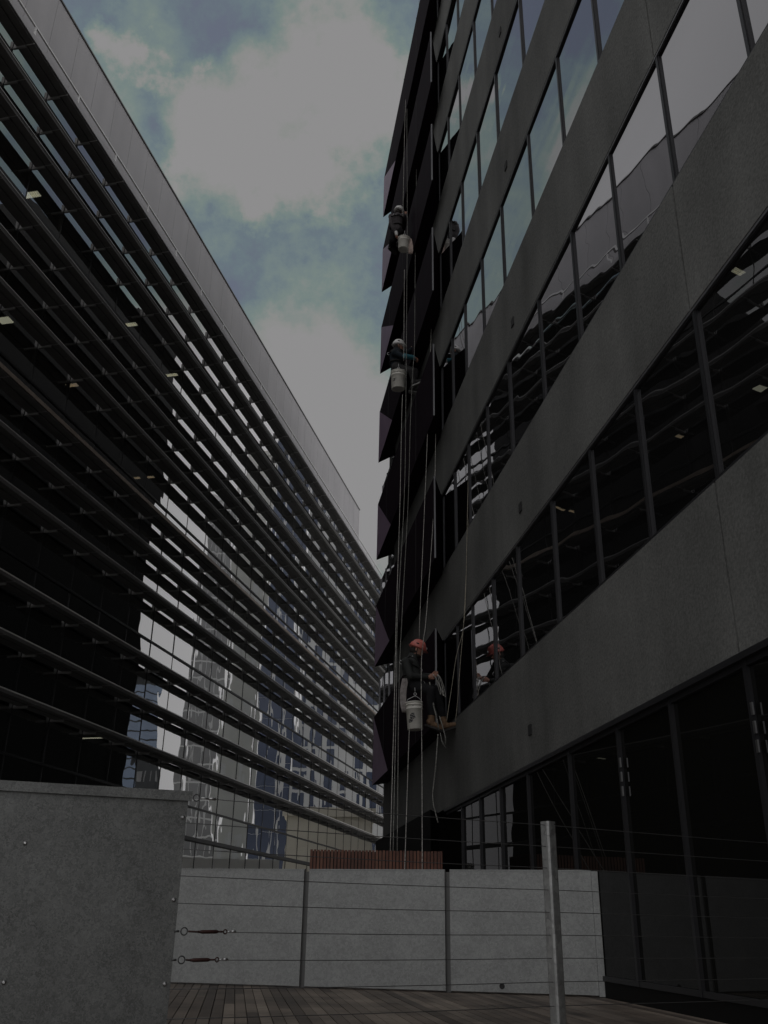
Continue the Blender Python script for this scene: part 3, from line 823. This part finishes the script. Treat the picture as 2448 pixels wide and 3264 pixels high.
pobj = po.build('post', 'galv_post', cf)
MB().lathe(FPo.pt(0.014, 0.0262, ztop - 0.012), FPo.n, [(0.003, 0), (0.003, 0.0006)], 10).build('bolt_hole', 'gap', pobj)

# ------------------------------------------------------------------ ropes
def rope(px, name_label, m, r=0.0055, group='abseil ropes down the facade'):
    pts = [at(x, y, D) for x, y, D in px]
    dense = []
    for i in range(len(pts) - 1):
        p0 = pts[max(i - 1, 0)]; p1 = pts[i]; p2 = pts[i + 1]; p3 = pts[min(i + 2, len(pts) - 1)]
        for q in range(8):
            t = q / 8
            dense.append(0.5 * ((2 * p1) + (p2 - p0) * t + (2 * p0 - 5 * p1 + 4 * p2 - p3) * t * t + (-p0 + 3 * p1 - 3 * p2 + p3) * t ** 3))
    dense.append(pts[-1])
    b = dense[-1] if dense[-1].z < dense[0].z else dense[0]
    o = MB().tube(dense, r, 6).build('rope', m, None, tuple(b))
    return tag(o, name_label, 'rope', group)
rope([(1244, 2712, 12.2), (1258, 2191, 13.4), (1263, 1974, 13.9), (1275, 1600, 14.8), (1280, 1350, 15.4), (1283, 1258, 15.7)], 'leftmost grey rope hanging below the middle bucket', 'rope_pale')
rope([(1253, 2712, 12.2), (1264, 2191, 13.4), (1267, 1974, 13.9), (1288, 1600, 14.9), (1293, 1350, 15.5), (1297, 900, 16.6), (1298, 760, 16.9), (1298, 610, 17.2), (1297, 400, 17.8), (1298, 236, 18.5)], 'second rope from the left, running past both upper workers to the roof', 'rope_grey')
rope([(1287, 1150, 16.0), (1288, 1000, 16.3), (1289, 860, 16.6)], 'short rope between the middle worker and the bucket above', 'rope_pale')
rope([(1284, 690, 17.0), (1287, 550, 17.2), (1290, 407, 17.8), (1296, 236, 18.5)], 'rope the topmost worker hangs from, left one at the top', 'rope_pale')
rope([(1266, 2712, 12.3), (1272, 2191, 13.6), (1281, 1974, 14.1), (1301, 1600, 15.2), (1308, 1350, 15.8), (1316, 1180, 16.2), (1321, 1110, 16.4), (1323, 900, 16.8), (1324, 790, 17)], 'dim rope in the hands of the middle worker', 'rope_grey')
rope([(1328, 790, 17.0), (1327, 610, 17.2), (1329, 244, 17.7), (1336, 0, 18.2), (1338, -60, 18.3)], 'rope rising from the right of the topmost bucket', 'rope_grey')
rope([(1290, 2772, 11.9), (1302, 2400, 13.6), (1305, 2325, 13.9)], 'slack rope falling from the lowest bucket to the barrier', 'rope_pale')
rope([(1336, 2035, 14.4), (1339, 1950, 14.4), (1354, 1600, 15.0), (1364, 1350, 15.5), (1380, 900, 16.3), (1392, 610, 16.9), (1406, 244, 17.6), (1416, -60, 18.2)], 'rope the red-helmeted worker hangs from', 'rope_pale')
rope([(1346, 2772, 11.9), (1345, 2450, 13.2), (1343, 2130, 14.2), (1350, 2040, 14.2), (1360, 1950, 14.4), (1384, 1600, 15.0), (1390, 1350, 15.5), (1405, 900, 16.3), (1414, 610, 16.9), (1418, 244, 17.6), (1425, -60, 18.2)], 'rope passing in front of the red-helmeted worker down to the barrier', 'rope_pale')
rope([(1424, 2297, 14.2), (1440, 2190, 14.1), (1455, 2090, 14.0), (1473, 2022, 13.9), (1480, 1950, 13.8), (1500, 1500, 13.6), (1505, 1217, 13.4), (1500, 1000, 13.4), (1496, 862, 13.4), (1496, 500, 13.4), (1498, 0, 13.4), (1500, -60, 13.4)], 'beige rope down the windows, ending behind the boots', 'rope_beige', 0.0055)
rope([(1452, 2300, 14.1), (1459, 2230, 14.0), (1467, 2119, 13.9), (1476, 2010, 13.8), (1484, 1900, 13.7), (1493, 1500, 13.55), (1499, 1217, 13.4)], 'beige rope strand nearest the mirrored red helmet', 'rope_beige', 0.0055)
rope([(1396, 2622, 14.0), (1388, 2590, 14.0), (1381, 2560, 14.0), (1380, 2523, 14.0), (1389, 2440, 14.0), (1396, 2340, 14.0)], 'loose grey tape tail hanging under the boots', 'rope_grey', 0.010)

# ------------------------------------------------------------------ people
def capsules(segs, vox, name, m, parent, smooth=3):
    """one continuous surface grown from tapered limbs (voxel union)"""
    mb = MB()
    for s in segs:
        if len(s) == 4:
            p, q, r0, r1 = s
            p, q = Vector(p), Vector(q)
            mb.tube([p + (q - p) * (t / 4) for t in range(5)], [r0 + (r1 - r0) * t / 4 for t in range(5)], 12)
            mb.ball(p, r0, n=12, m=8); mb.ball(q, r1, n=12, m=8)
        else:
            c, rx, ry, rz, ax = s
            mb.ball(c, rx, ry, rz, ax, n=16, m=12)
    o = mb.build(name, m, parent)
    md = o.modifiers.new('union', 'REMESH'); md.mode = 'VOXEL'; md.voxel_size = vox; md.use_smooth_shade = True
    if smooth:
        sm = o.modifiers.new('soften', 'SMOOTH'); sm.factor = 0.5; sm.iterations = smooth
    return o

def hand_segs(w, fwd, palm_n, thumb, curl=1.0):
    """wrist point, finger direction, palm normal, thumb side -> palm, four curled fingers and a thumb"""
    w, f, pn, th = Vector(w), Vector(fwd).normalized(), Vector(palm_n).normalized(), Vector(thumb).normalized()
    out = [(w, w + f * 0.035, 0.026, 0.028), (w + f * 0.035 + th * 0.022, w + f * 0.085 + th * 0.026, 0.016, 0.013),
           (w + f * 0.035 - th * 0.02, w + f * 0.08 - th * 0.026, 0.016, 0.012), (w + f * 0.03, w + f * 0.085, 0.018, 0.014)]
    for k, (off, ln) in enumerate(((0.030, 0.040), (0.011, 0.044), (-0.009, 0.041), (-0.028, 0.032))):
        a = w + f * 0.085 + th * off
        b = a + (f * math.cos(0.7 * curl) + pn * math.sin(0.7 * curl)) * ln
        c = b + (f * math.cos(1.9 * curl) + pn * math.sin(1.9 * curl)) * ln * 0.75
        d = c + (f * math.cos(2.7 * curl) + pn * math.sin(2.7 * curl)) * ln * 0.5
        out += [(a, b, 0.010, 0.0092), (b, c, 0.0092, 0.0085), (c, d, 0.0085, 0.0078)]
    a = w + f * 0.03 + th * 0.028; b = a + (th * 0.6 + f * 0.7 + pn * 0.35).normalized() * 0.042; c = b + (f * 0.8 + pn * 0.6).normalized() * 0.032
    out += [(a, b, 0.012, 0.0105), (b, c, 0.0105, 0.009)]
    return out

def axes(fwd, up):
    f = Vector(fwd).normalized(); u = Vector(up); u = (u - f * u.dot(f)).normalized(); r = f.cross(u)
    return f, r, u

def person(label, J, look, headup, colors, hands, feet, extras=None, helmet_peak=True):
    """J = joints; builds body, clothing and gear as children of one person"""
    root = thing('person', tuple(J['pelvis']), label, 'person')
    hf, hr, hu = axes(look, headup)
    hc = Vector(J['head'])
    neck = Vector(J['neck'])
    body = [(hc, 0.098, 0.076, 0.115, (hf, hr, hu)),
            (hc + hf * 0.035 - hu * 0.07, 0.058, 0.052, 0.05, (hf, hr, hu)),          # jaw
            (hc + hf * 0.098 - hu * 0.030, 0.020, 0.013, 0.022, (hf, hr, hu)),          # nose
            (hc + hf * 0.088 - hu * 0.072, 0.014, 0.026, 0.009, (hf, hr, hu)),          # mouth
            (hc + hr * 0.078 - hu * 0.02 - hf * 0.005, 0.018, 0.010, 0.032, (hf, hr, hu)), (hc - hr * 0.078 - hu * 0.02 - hf * 0.005, 0.018, 0.010, 0.032, (hf, hr, hu)),
            (neck, hc - hu * 0.05 - hf * 0.015, 0.056, 0.054)]
    chest = Vector(J['chest']); pel = Vector(J['pelvis'])
    body += [(chest, pel, 0.115, 0.12), (neck, chest, 0.07, 0.115)]
    for s in 'RL':
        body += [(J['sho' + s], J['elb' + s], 0.046, 0.038), (J['elb' + s], J['wri' + s], 0.037, 0.026), (J['sho' + s], chest, 0.06, 0.09)]
        body += [(J['hip' + s], J['kne' + s], 0.075, 0.052), (J['kne' + s], J['ank' + s], 0.05, 0.036), (J['hip' + s], pel, 0.08, 0.1)]
        body += hands[s]
    capsules(body, 0.0075, 'body', 'skin', root, 2)
    # eyes
    ey = MB()
    for sgn in (1, -1): ey.ball(hc + hf * 0.088 + hr * (0.031 * sgn) + hu * 0.004, 0.009, n=8, m=6)
    ey.build('eyes', 'black', root)
    # beard and hair
    capsules([(hc - hf * 0.03 - hu * 0.03, 0.085, 0.082, 0.075, (hf, hr, hu)), (hc + hf * 0.045 - hu * 0.094, 0.058, 0.056, 0.036, (hf, hr, hu))], 0.012, 'hair', 'beard', root, 1)
    # jacket
    jk = [(neck - hu * 0.005, chest, 0.085, 0.148), (chest, pel, 0.148, 0.135)]
    for s in 'RL':
        jk += [(J['sho' + s], chest, 0.078, 0.11), (J['sho' + s], J['elb' + s], 0.067, 0.055), (J['elb' + s], Vector(J['elb' + s]).lerp(Vector(J['wri' + s]), 0.93), 0.055, 0.040)]
    capsules(jk, 0.014, 'jacket', colors['jacket'], root, 4)
    tr = []
    for s in 'RL':
        tr += [(J['hip' + s], pel, 0.105, 0.125), (J['hip' + s], J['kne' + s], 0.100, 0.078), (J['kne' + s], Vector(J['kne' + s]).lerp(Vector(J['ank' + s]), 0.78), 0.078, 0.066)]
    capsules(tr, 0.014, 'trousers', colors['trousers'], root, 4)
    # footwear
    for s in 'RL':
        ank = Vector(J['ank' + s]); td, tu = Vector(feet[s][0]).normalized(), Vector(feet[s][1])
        f, r, u = axes(td, tu)
        bt = capsules([(ank + (Vector(J['kne' + s]) - ank).normalized() * 0.13, ank - u * 0.02, 0.060, 0.057), (ank - u * 0.03 - f * 0.03, ank - u * 0.05 + f * 0.06, 0.052, 0.048),
                       (ank - u * 0.05 + f * 0.06, ank - u * 0.062 + f * 0.165, 0.048, 0.042)], 0.010, 'boot', colors['boot'], root, 3)
        so = MB()
        prof = [(-0.085, 0.036), (-0.05, 0.046), (0.03, 0.042), (0.10, 0.052), (0.17, 0.050), (0.212, 0.028)]
        top = [ank - u * 0.088 + f * x + r * w for x, w in prof] + [ank - u * 0.088 + f * x - r * w for x, w in reversed(prof)]
        so.prism(top, [p - u * 0.03 for p in top])
        so.build('sole', colors['sole'], bt)
    # helmet
    hm = MB()
    hcx = hc + hu * 0.032
    hm.ball(hcx, 0.142, 0.118, 0.125, (hf, hr, hu), n=24, m=10, lo=-0.18, hi=1.0)
    hm.ball(hcx + hu * -0.012 - hf * 0.005, 0.148, 0.123, 0.022, (hf, hr, hu), n=24, m=6)
    if helmet_peak:
        hm.ball(hcx + hf * 0.125 - hu * 0.012, 0.055, 0.085, 0.010, (hf, hr, hu), n=16, m=6)
    for sgn in (1, -1, 0): hm.ball(hcx + hr * (0.045 * sgn) + hu * 0.03, 0.118, 0.010, 0.104, (hf, hr, hu), n=16, m=10)
    ho = hm.build('helmet', colors['helmet'], root)
    ve = MB()
    for sgn in (1, -1):
        ve.ball(hcx + hr * (0.113 * sgn) + hu * 0.035 - hf * 0.02, 0.026, 0.010, 0.012, (hf, hr, hu), n=10, m=6)
    ve.build('vent', 'black', ho)
    st = MB()
    for sgn in (1, -1):
        st.tube([hcx + hr * (0.088 * sgn) - hu * 0.02, hc + hr * (0.074 * sgn) - hu * 0.09 + hf * 0.02, hc + hf * 0.04 - hu * 0.13], 0.008, 6)
    st.build('chin_strap', 'black', ho)
    # harness
    hs = MB()
    fx, rx, ux = axes(look, chest - pel)
    def band(c, ra, rb, up_, n=22, r=0.02):
        ff, r_, uu = axes(look, up_)
        pts = [Vector(c) + ff * (ra * math.cos(2 * math.pi * k / n)) + r_ * (rb * math.sin(2 * math.pi * k / n)) for k in range(n + 1)]
        hs.tube(pts, r, 6)
    band(pel + (chest - pel) * 0.18, 0.148, 0.158, chest - pel)
    band(chest, 0.152, 0.165, chest - pel, r=0.015)
    for sgn in (1, -1):
        hs.tube([chest + rx * 0.08 * sgn - fx * 0.15, neck + rx * 0.085 * sgn - ux * 0.02 - fx * 0.04, neck + rx * 0.08 * sgn - ux * 0.03 + fx * 0.05, chest + rx * 0.07 * sgn + fx * 0.155, pel + rx * 0.07 * sgn + fx * 0.15 + (chest - pel) * 0.2], 0.017, 6)
    hso = hs.build('harness', 'black', root)
    ka = MB()
    ka.ring(chest + fx * 0.165, rx, 0.03, 0.006); ka.ring(chest - fx * 0.165, rx, 0.028, 0.006); ka.ring(pel + fx * 0.16 + (chest - pel) * 0.18, rx, 0.035, 0.006)
    ka.ball(neck + rx * 0.07 - ux * 0.01, 0.016, n=8, m=6)
    ka.build('karabiner', 'bright_steel', hso)
    return root

def bucket(top_c, r_top, r_bot, h, axis, label, mark=None, hang=None, lid=True):
    axis = Vector(axis).normalized(); top_c = Vector(top_c); bot = top_c - axis * h
    o = thing('bucket', tuple(bot), label, 'bucket')
    k = lambda t: r_bot + (r_top - r_bot) * t
    b = MB().lathe(bot, axis, [(k(0) * .96, 0.0), (k(0), 0.006), (k(0.72), h * 0.72), (k(.73) + .009, h * .73), (k(.76) + .009, h * .76), (k(.765), h * .765), (k(.87), h * .87),
                               (k(.875) + .010, h * .875), (k(.90) + .010, h * .90), (k(.905), h * .905), (k(.955), h * .955), (k(.96) + .008, h * .96), (k(1) + .008, h), (k(1) - .012, h), (k(.9) - .014, h * .9)], 32)
    bo = b.build('pail', 'bucket', o)
    # bail handle
    a = axis.orthogonal().normalized()
    side = Vector((1, 0, 0)); side = (side - axis * side.dot(axis)).normalized()
    apex = hang if hang is not None else top_c + axis * 0.14
    apex = Vector(apex)
    MB().tube([top_c + side * (r_top + .004) - axis * 0.03, top_c + side * r_top * 0.75 + axis * 0.05, apex.lerp(top_c, 0.15) + side * 0.02, apex - axis * 0.01,
               apex.lerp(top_c, 0.15) - side * 0.02, top_c - side * r_top * 0.75 + axis * 0.05, top_c - side * (r_top + .004) - axis * 0.03], 0.004, 6).build('handle', 'bright_steel', o)
    hk = MB().ring(apex + axis * 0.02, Vector((0, 1, 0)), 0.02, 0.005, 14)
    hk.tube([apex + axis * 0.04, apex + axis * 0.12], 0.006, 6)
    hk.build('hook', 'bright_steel', o)
    if mark:
        view = -Vector((top_c.x, top_c.y, 0)).normalized()
        right = Vector((-view.y, view.x, 0)) * -1
        right = Vector((0, 0, 1)).cross(view).normalized() * 1.0
        if right.dot(CR) < 0: right = -right
        md = MB()
        nu, nv = 14, 14
        idx = {}
        def pos(s_, t_):
            ang = s_ / k(t_); d = view * math.cos(ang) + right * math.sin(ang)
            return bot + axis * (h * t_) + d * (k(t_) + 0.002)
        for iu in range(nu):
            for iv in range(nv):
                s0, t0 = iu / nu, iv / nv
                if not mark(s0 + .5 / nu, t0 + .5 / nv): continue
                x0, x1 = -0.105 + 0.13 * s0, -0.105 + 0.13 * (s0 + 1 / nu); y0, y1 = 0.22 + 0.34 * t0, 0.22 + 0.34 * (t0 + 1 / nv)
                md.quad(pos(x0, y0), pos(x1, y0), pos(x1, y1), pos(x0, y1))
        md.build('printed_mark', 'bucket_mark', bo)
        MB().quad(pos(-0.028, .805), pos(-0.012, .805), pos(-0.012, .84), pos(-0.028, .84)).build('label_speck', 'bucket_mark', bo)
    return o

# --- lowest worker, red helmet, facing the facade
D1 = 14.5
def w1(x, y, dd=0.0): return at(1180 + x / 4.1475, 1950 + y / 4.1475, D1 + dd)
fc = FR.n
J1 = dict(head=w1(620, 500, .0), neck=w1(560, 600), chest=w1(535, 720), pelvis=w1(575, 930),
          shoR=w1(475, 665, -.19), shoL=w1(560, 650, .18), elbR=w1(530, 850, -.24), elbL=w1(660, 845, .24),
          wriR=w1(760, 868, -.06), wriL=w1(800, 845, .10), hipR=w1(585, 985, -.10), hipL=w1(600, 975, .10),
          kneR=w1(800, 1040, -.16), kneL=w1(870, 1035, .20), ankR=w1(815, 1440, -.10), ankL=w1(975, 1480, .16))
up = Vector((0, 0, 1))
hnd = {'R': hand_segs(J1['wriR'], fc + up * 0.12, FR.u, up), 'L': hand_segs(J1['wriL'], fc + up * 0.25, -FR.u, up)}
ft = {'R': (fc * 0.9 - up * 0.30 - FR.u * 0.1, up + fc * .3), 'L': (fc * 0.92 + up * 0.30, up - fc * 0.3)}
person('abseiling person in red helmet, charcoal top and tan boots, holding looped rope', J1,
       fc * 1.0 - up * 0.42 - FR.u * 0.15, up + fc * 0.25, dict(jacket='jacket', trousers='trouser', boot='boot', sole='sole', helmet='helm_red'), hnd, ft)
hl = w1(735, 490)
lamp_root = bpy.data.objects['person']
lm = MB().ball(hl, 0.026, 0.02, 0.024, n=10, m=8); lm.build('head_torch', 'helm_white', lamp_root)
# looped rope in the hand
lp = MB()
h0 = w1(860, 835, .02)
for k, (dx, dy, wdt) in enumerate(((110, 280, 60), (135, 295, 75), (70, 262, 45))):
    pts = []
    for q in range(25):
        t = q / 24
        x = 860 + dx * math.sin(math.pi * t) ** 0.8 * (1 if t < .5 else 1) + (wdt * (t - 0.5)) * -1
        y = 830 + dy * (math.sin(math.pi * t) ** 1.2)
        pts.append(w1(x, y, 0.03 * k - 0.06))
    lp.tube(pts, 0.005, 6)
tag(lp.build('rope_coil', 'rope_pale', None, tuple(h0)), 'coil of pale rope loops held in the hands of the red-helmeted worker', 'rope coil')
sp_ = MB().tube([w1(785, 930, -.12), w1(800, 1020, -.14), w1(840, 1250, -.2), w1(885, 1430, -.22), w1(910, 1560, -.2)], 0.011, 6)
sp_.tube([w1(915, 1380, -.22), w1(965, 1540, -.22), w1(995, 1660, -.22), w1(993, 1755, -.22)], 0.009, 6)
sp_.tube([w1(925, 1600, -.2), w1(950, 1720, -.2), w1(1000, 1805, -.2)], 0.007, 6)
tag(sp_.build('tape_sling', 'rope_grey', None, tuple(w1(995, 1755))), 'long grey sling trailing from the hands past the tan boots', 'sling')
# towel at the belt
def towel(pts_w, off, name_label, m, wfun):
    mb = MB(); rows = []
    for k, (x, y, w) in enumerate(pts_w):
        row = []
        for q in range(9):
            s = q / 8 - 0.5
            fold = 0.008 * math.sin(q * 2.1 + k * 0.15)
            row.append(wfun(x + w * s, y + 3 * math.sin(q * 1.7), off + fold))
        rows.append(row)
    for k in range(len(rows) - 1):
        for q in range(8):
            mb.quad(rows[k][q], rows[k][q + 1], rows[k + 1][q + 1], rows[k + 1][q]); mb.sm[-1] = True
    bmx = mb.build('towel', m, None, tuple(rows[-1][4]))
    bt_ = bmesh.new(); bt_.from_mesh(bmx.data); bmesh.ops.remove_doubles(bt_, verts=bt_.verts, dist=0.0005)
    bmesh.ops.recalc_face_normals(bt_, faces=bt_.faces); bt_.to_mesh(bmx.data); bt_.free()
    sol = bmx.modifiers.new('thickness', 'SOLIDIFY'); sol.thickness = 0.012
    return tag(bmx, name_label, 'towel')
towel([(455, 880, 50), (455, 930, 75), (440, 1010, 80), (432, 1100, 78), (432, 1190, 74), (435, 1260, 66), (445, 1330, 50)], -0.20, 'grubby grey cloth hanging behind the red-helmeted worker', 'towel', w1)
def wolf(s, t):
    # ragged, worn patch of dark print
    x, y = s - 0.45, t - 0.5
    return (abs(x + y * -0.35) < 0.34 - 0.25 * abs(y) + 0.08 * math.sin(9 * y + 4 * x)) and not (x > 0.05 and y < -0.1 and math.sin(31 * x + 17 * y) > 0.2) and not (math.sin(23 * y + 9 * x) > 0.86)
bucket(w1(580, 1200, -.25), 0.130, 0.118, 0.415, up + fc * -0.05, 'white pail with dark worn print hanging lowest, at the hip of the red-helmeted worker', wolf, w1(595, 1105, -.25))

# --- middle worker, white helmet, teal sleeve
D2 = 17.0
def w2(x, y, dd=0.0): return at(1180 + x / 6.636, 1040 + y / 6.636, D2 + dd)
J2 = dict(head=w2(600, 425), neck=w2(560, 505), chest=w2(545, 610), pelvis=w2(560, 840),
          shoR=w2(520, 560, -.20), shoL=w2(600, 540, .18), elbR=w2(720, 640, -.25), elbL=w2(800, 560, .22),
          wriR=w2(905, 660, -.12), wriL=w2(905, 450, .12), hipR=w2(570, 880, -.11), hipL=w2(610, 870, .11),
          kneR=w2(880, 950, -.20), kneL=w2(960, 960, .2), ankR=w2(910, 1160, -.15), ankL=w2(900, 1310, .2))
hnd = {'R': hand_segs(J2['wriR'], fc - up * 0.3, -up, FR.u), 'L': hand_segs(J2['wriL'], up + fc * 0.4, FR.u * -1, fc)}
ft = {'R': (fc * 0.9 + up * 0.5, up - fc * 0.4), 'L': (fc * 0.9 - up * 0.1, up)}
person('abseiling person in white helmet and navy top, teal sleeve reaching to a rope', J2, fc * 1.0 - up * 0.1, up + fc * 0.1,
       dict(jacket='jacket_blue', trousers='trouser_grey', boot='shoe_dark', sole='shoe_sole', helmet='helm_white'), hnd, ft)
P2 = bpy.data.objects['person.001']
capsules([(w2(725, 635, -.25), w2(905, 660, -.12), 0.062, 0.05), (w2(905, 660, -.12), w2(960, 690, -.08), 0.05, 0.04)], 0.012, 'sleeve', 'sleeve_teal', P2)
capsules(hand_segs(w2(905, 440, .12), up + fc * 0.4, FR.u * -1, fc) + [(w2(905, 440, .12), w2(945, 390, .12), 0.04, 0.045)], 0.009, 'glove', 'glove', P2, 1)
bucket(w2(595, 975, -.3), 0.158, 0.140, 0.395, up * 1.0 + Vector((0, -0.08, 0)), 'white pail seen from below at the hip of the middle worker', lambda s, t: s < 0.3 and 0.2 < t < 0.75 and math.sin(20 * t) > -0.5, w2(600, 900, -.3))

# --- topmost worker, back turned, white helmet
D3 = 17.2
def w3(x, y, dd=0.0): return at(1180 + x / 6.636, 620 + y / 6.636, D3 + dd)
look3 = fc * 0.5 + FR.u * 0.9 - up * 0.1
J3 = dict(head=w3(610, 375, .05), neck=w3(585, 450), chest=w3(560, 540), pelvis=w3(560, 740),
          shoR=w3(690, 460, -.05), shoL=w3(450, 470, 0), elbR=w3(765, 530, .05), elbL=w3(440, 620, -.1),
          wriR=w3(750, 430, .12), wriL=w3(545, 830, -.12), hipR=w3(620, 790, 0), hipL=w3(510, 800, 0),
          kneR=w3(690, 900, .25), kneL=w3(470, 960, .05), ankR=w3(620, 1010, .42), ankL=w3(440, 1090, .40))
hnd = {'R': hand_segs(J3['wriR'], up, FR.u, -fc), 'L': hand_segs(J3['wriL'], -up + fc * 0.1, fc, FR.u)}
ft = {'R': (fc + up * 0.1, up), 'L': (fc * 0.6 + FR.u * 0.6, up)}
person('abseiling person in white helmet with back turned and grey striped top, highest on the ropes', J3, look3, up + fc * 0.2,
       dict(jacket='jacket_grey', trousers='trouser', boot='shoe_dark', sole='sole', helmet='helm_white'), hnd, ft, helmet_peak=False)
P3 = bpy.data.objects['person.002']
capsules([(w3(440, 620, -.1), w3(545, 820, -.12), 0.05, 0.042)], 0.012, 'sleeve', 'jacket_grey', P3)
capsules([(w3(550, 800, -.14), w3(560, 850, -.14), 0.042, 0.036)], 0.012, 'glove', 'helm_white', P3, 1)
bucket(w3(720, 935, -.25), 0.138, 0.124, 0.30, up + Vector((0.05, -0.05, 0)), 'plain white pail hanging highest beside a pinkish cloth', None, w3(725, 860, -.25))
towel([(830, 925, 60), (845, 1000, 85), (855, 1080, 95), (855, 1160, 95), (850, 1250, 90)], -0.28, 'pinkish cloth draped beside the topmost white pail', 'towel_pink', w3)
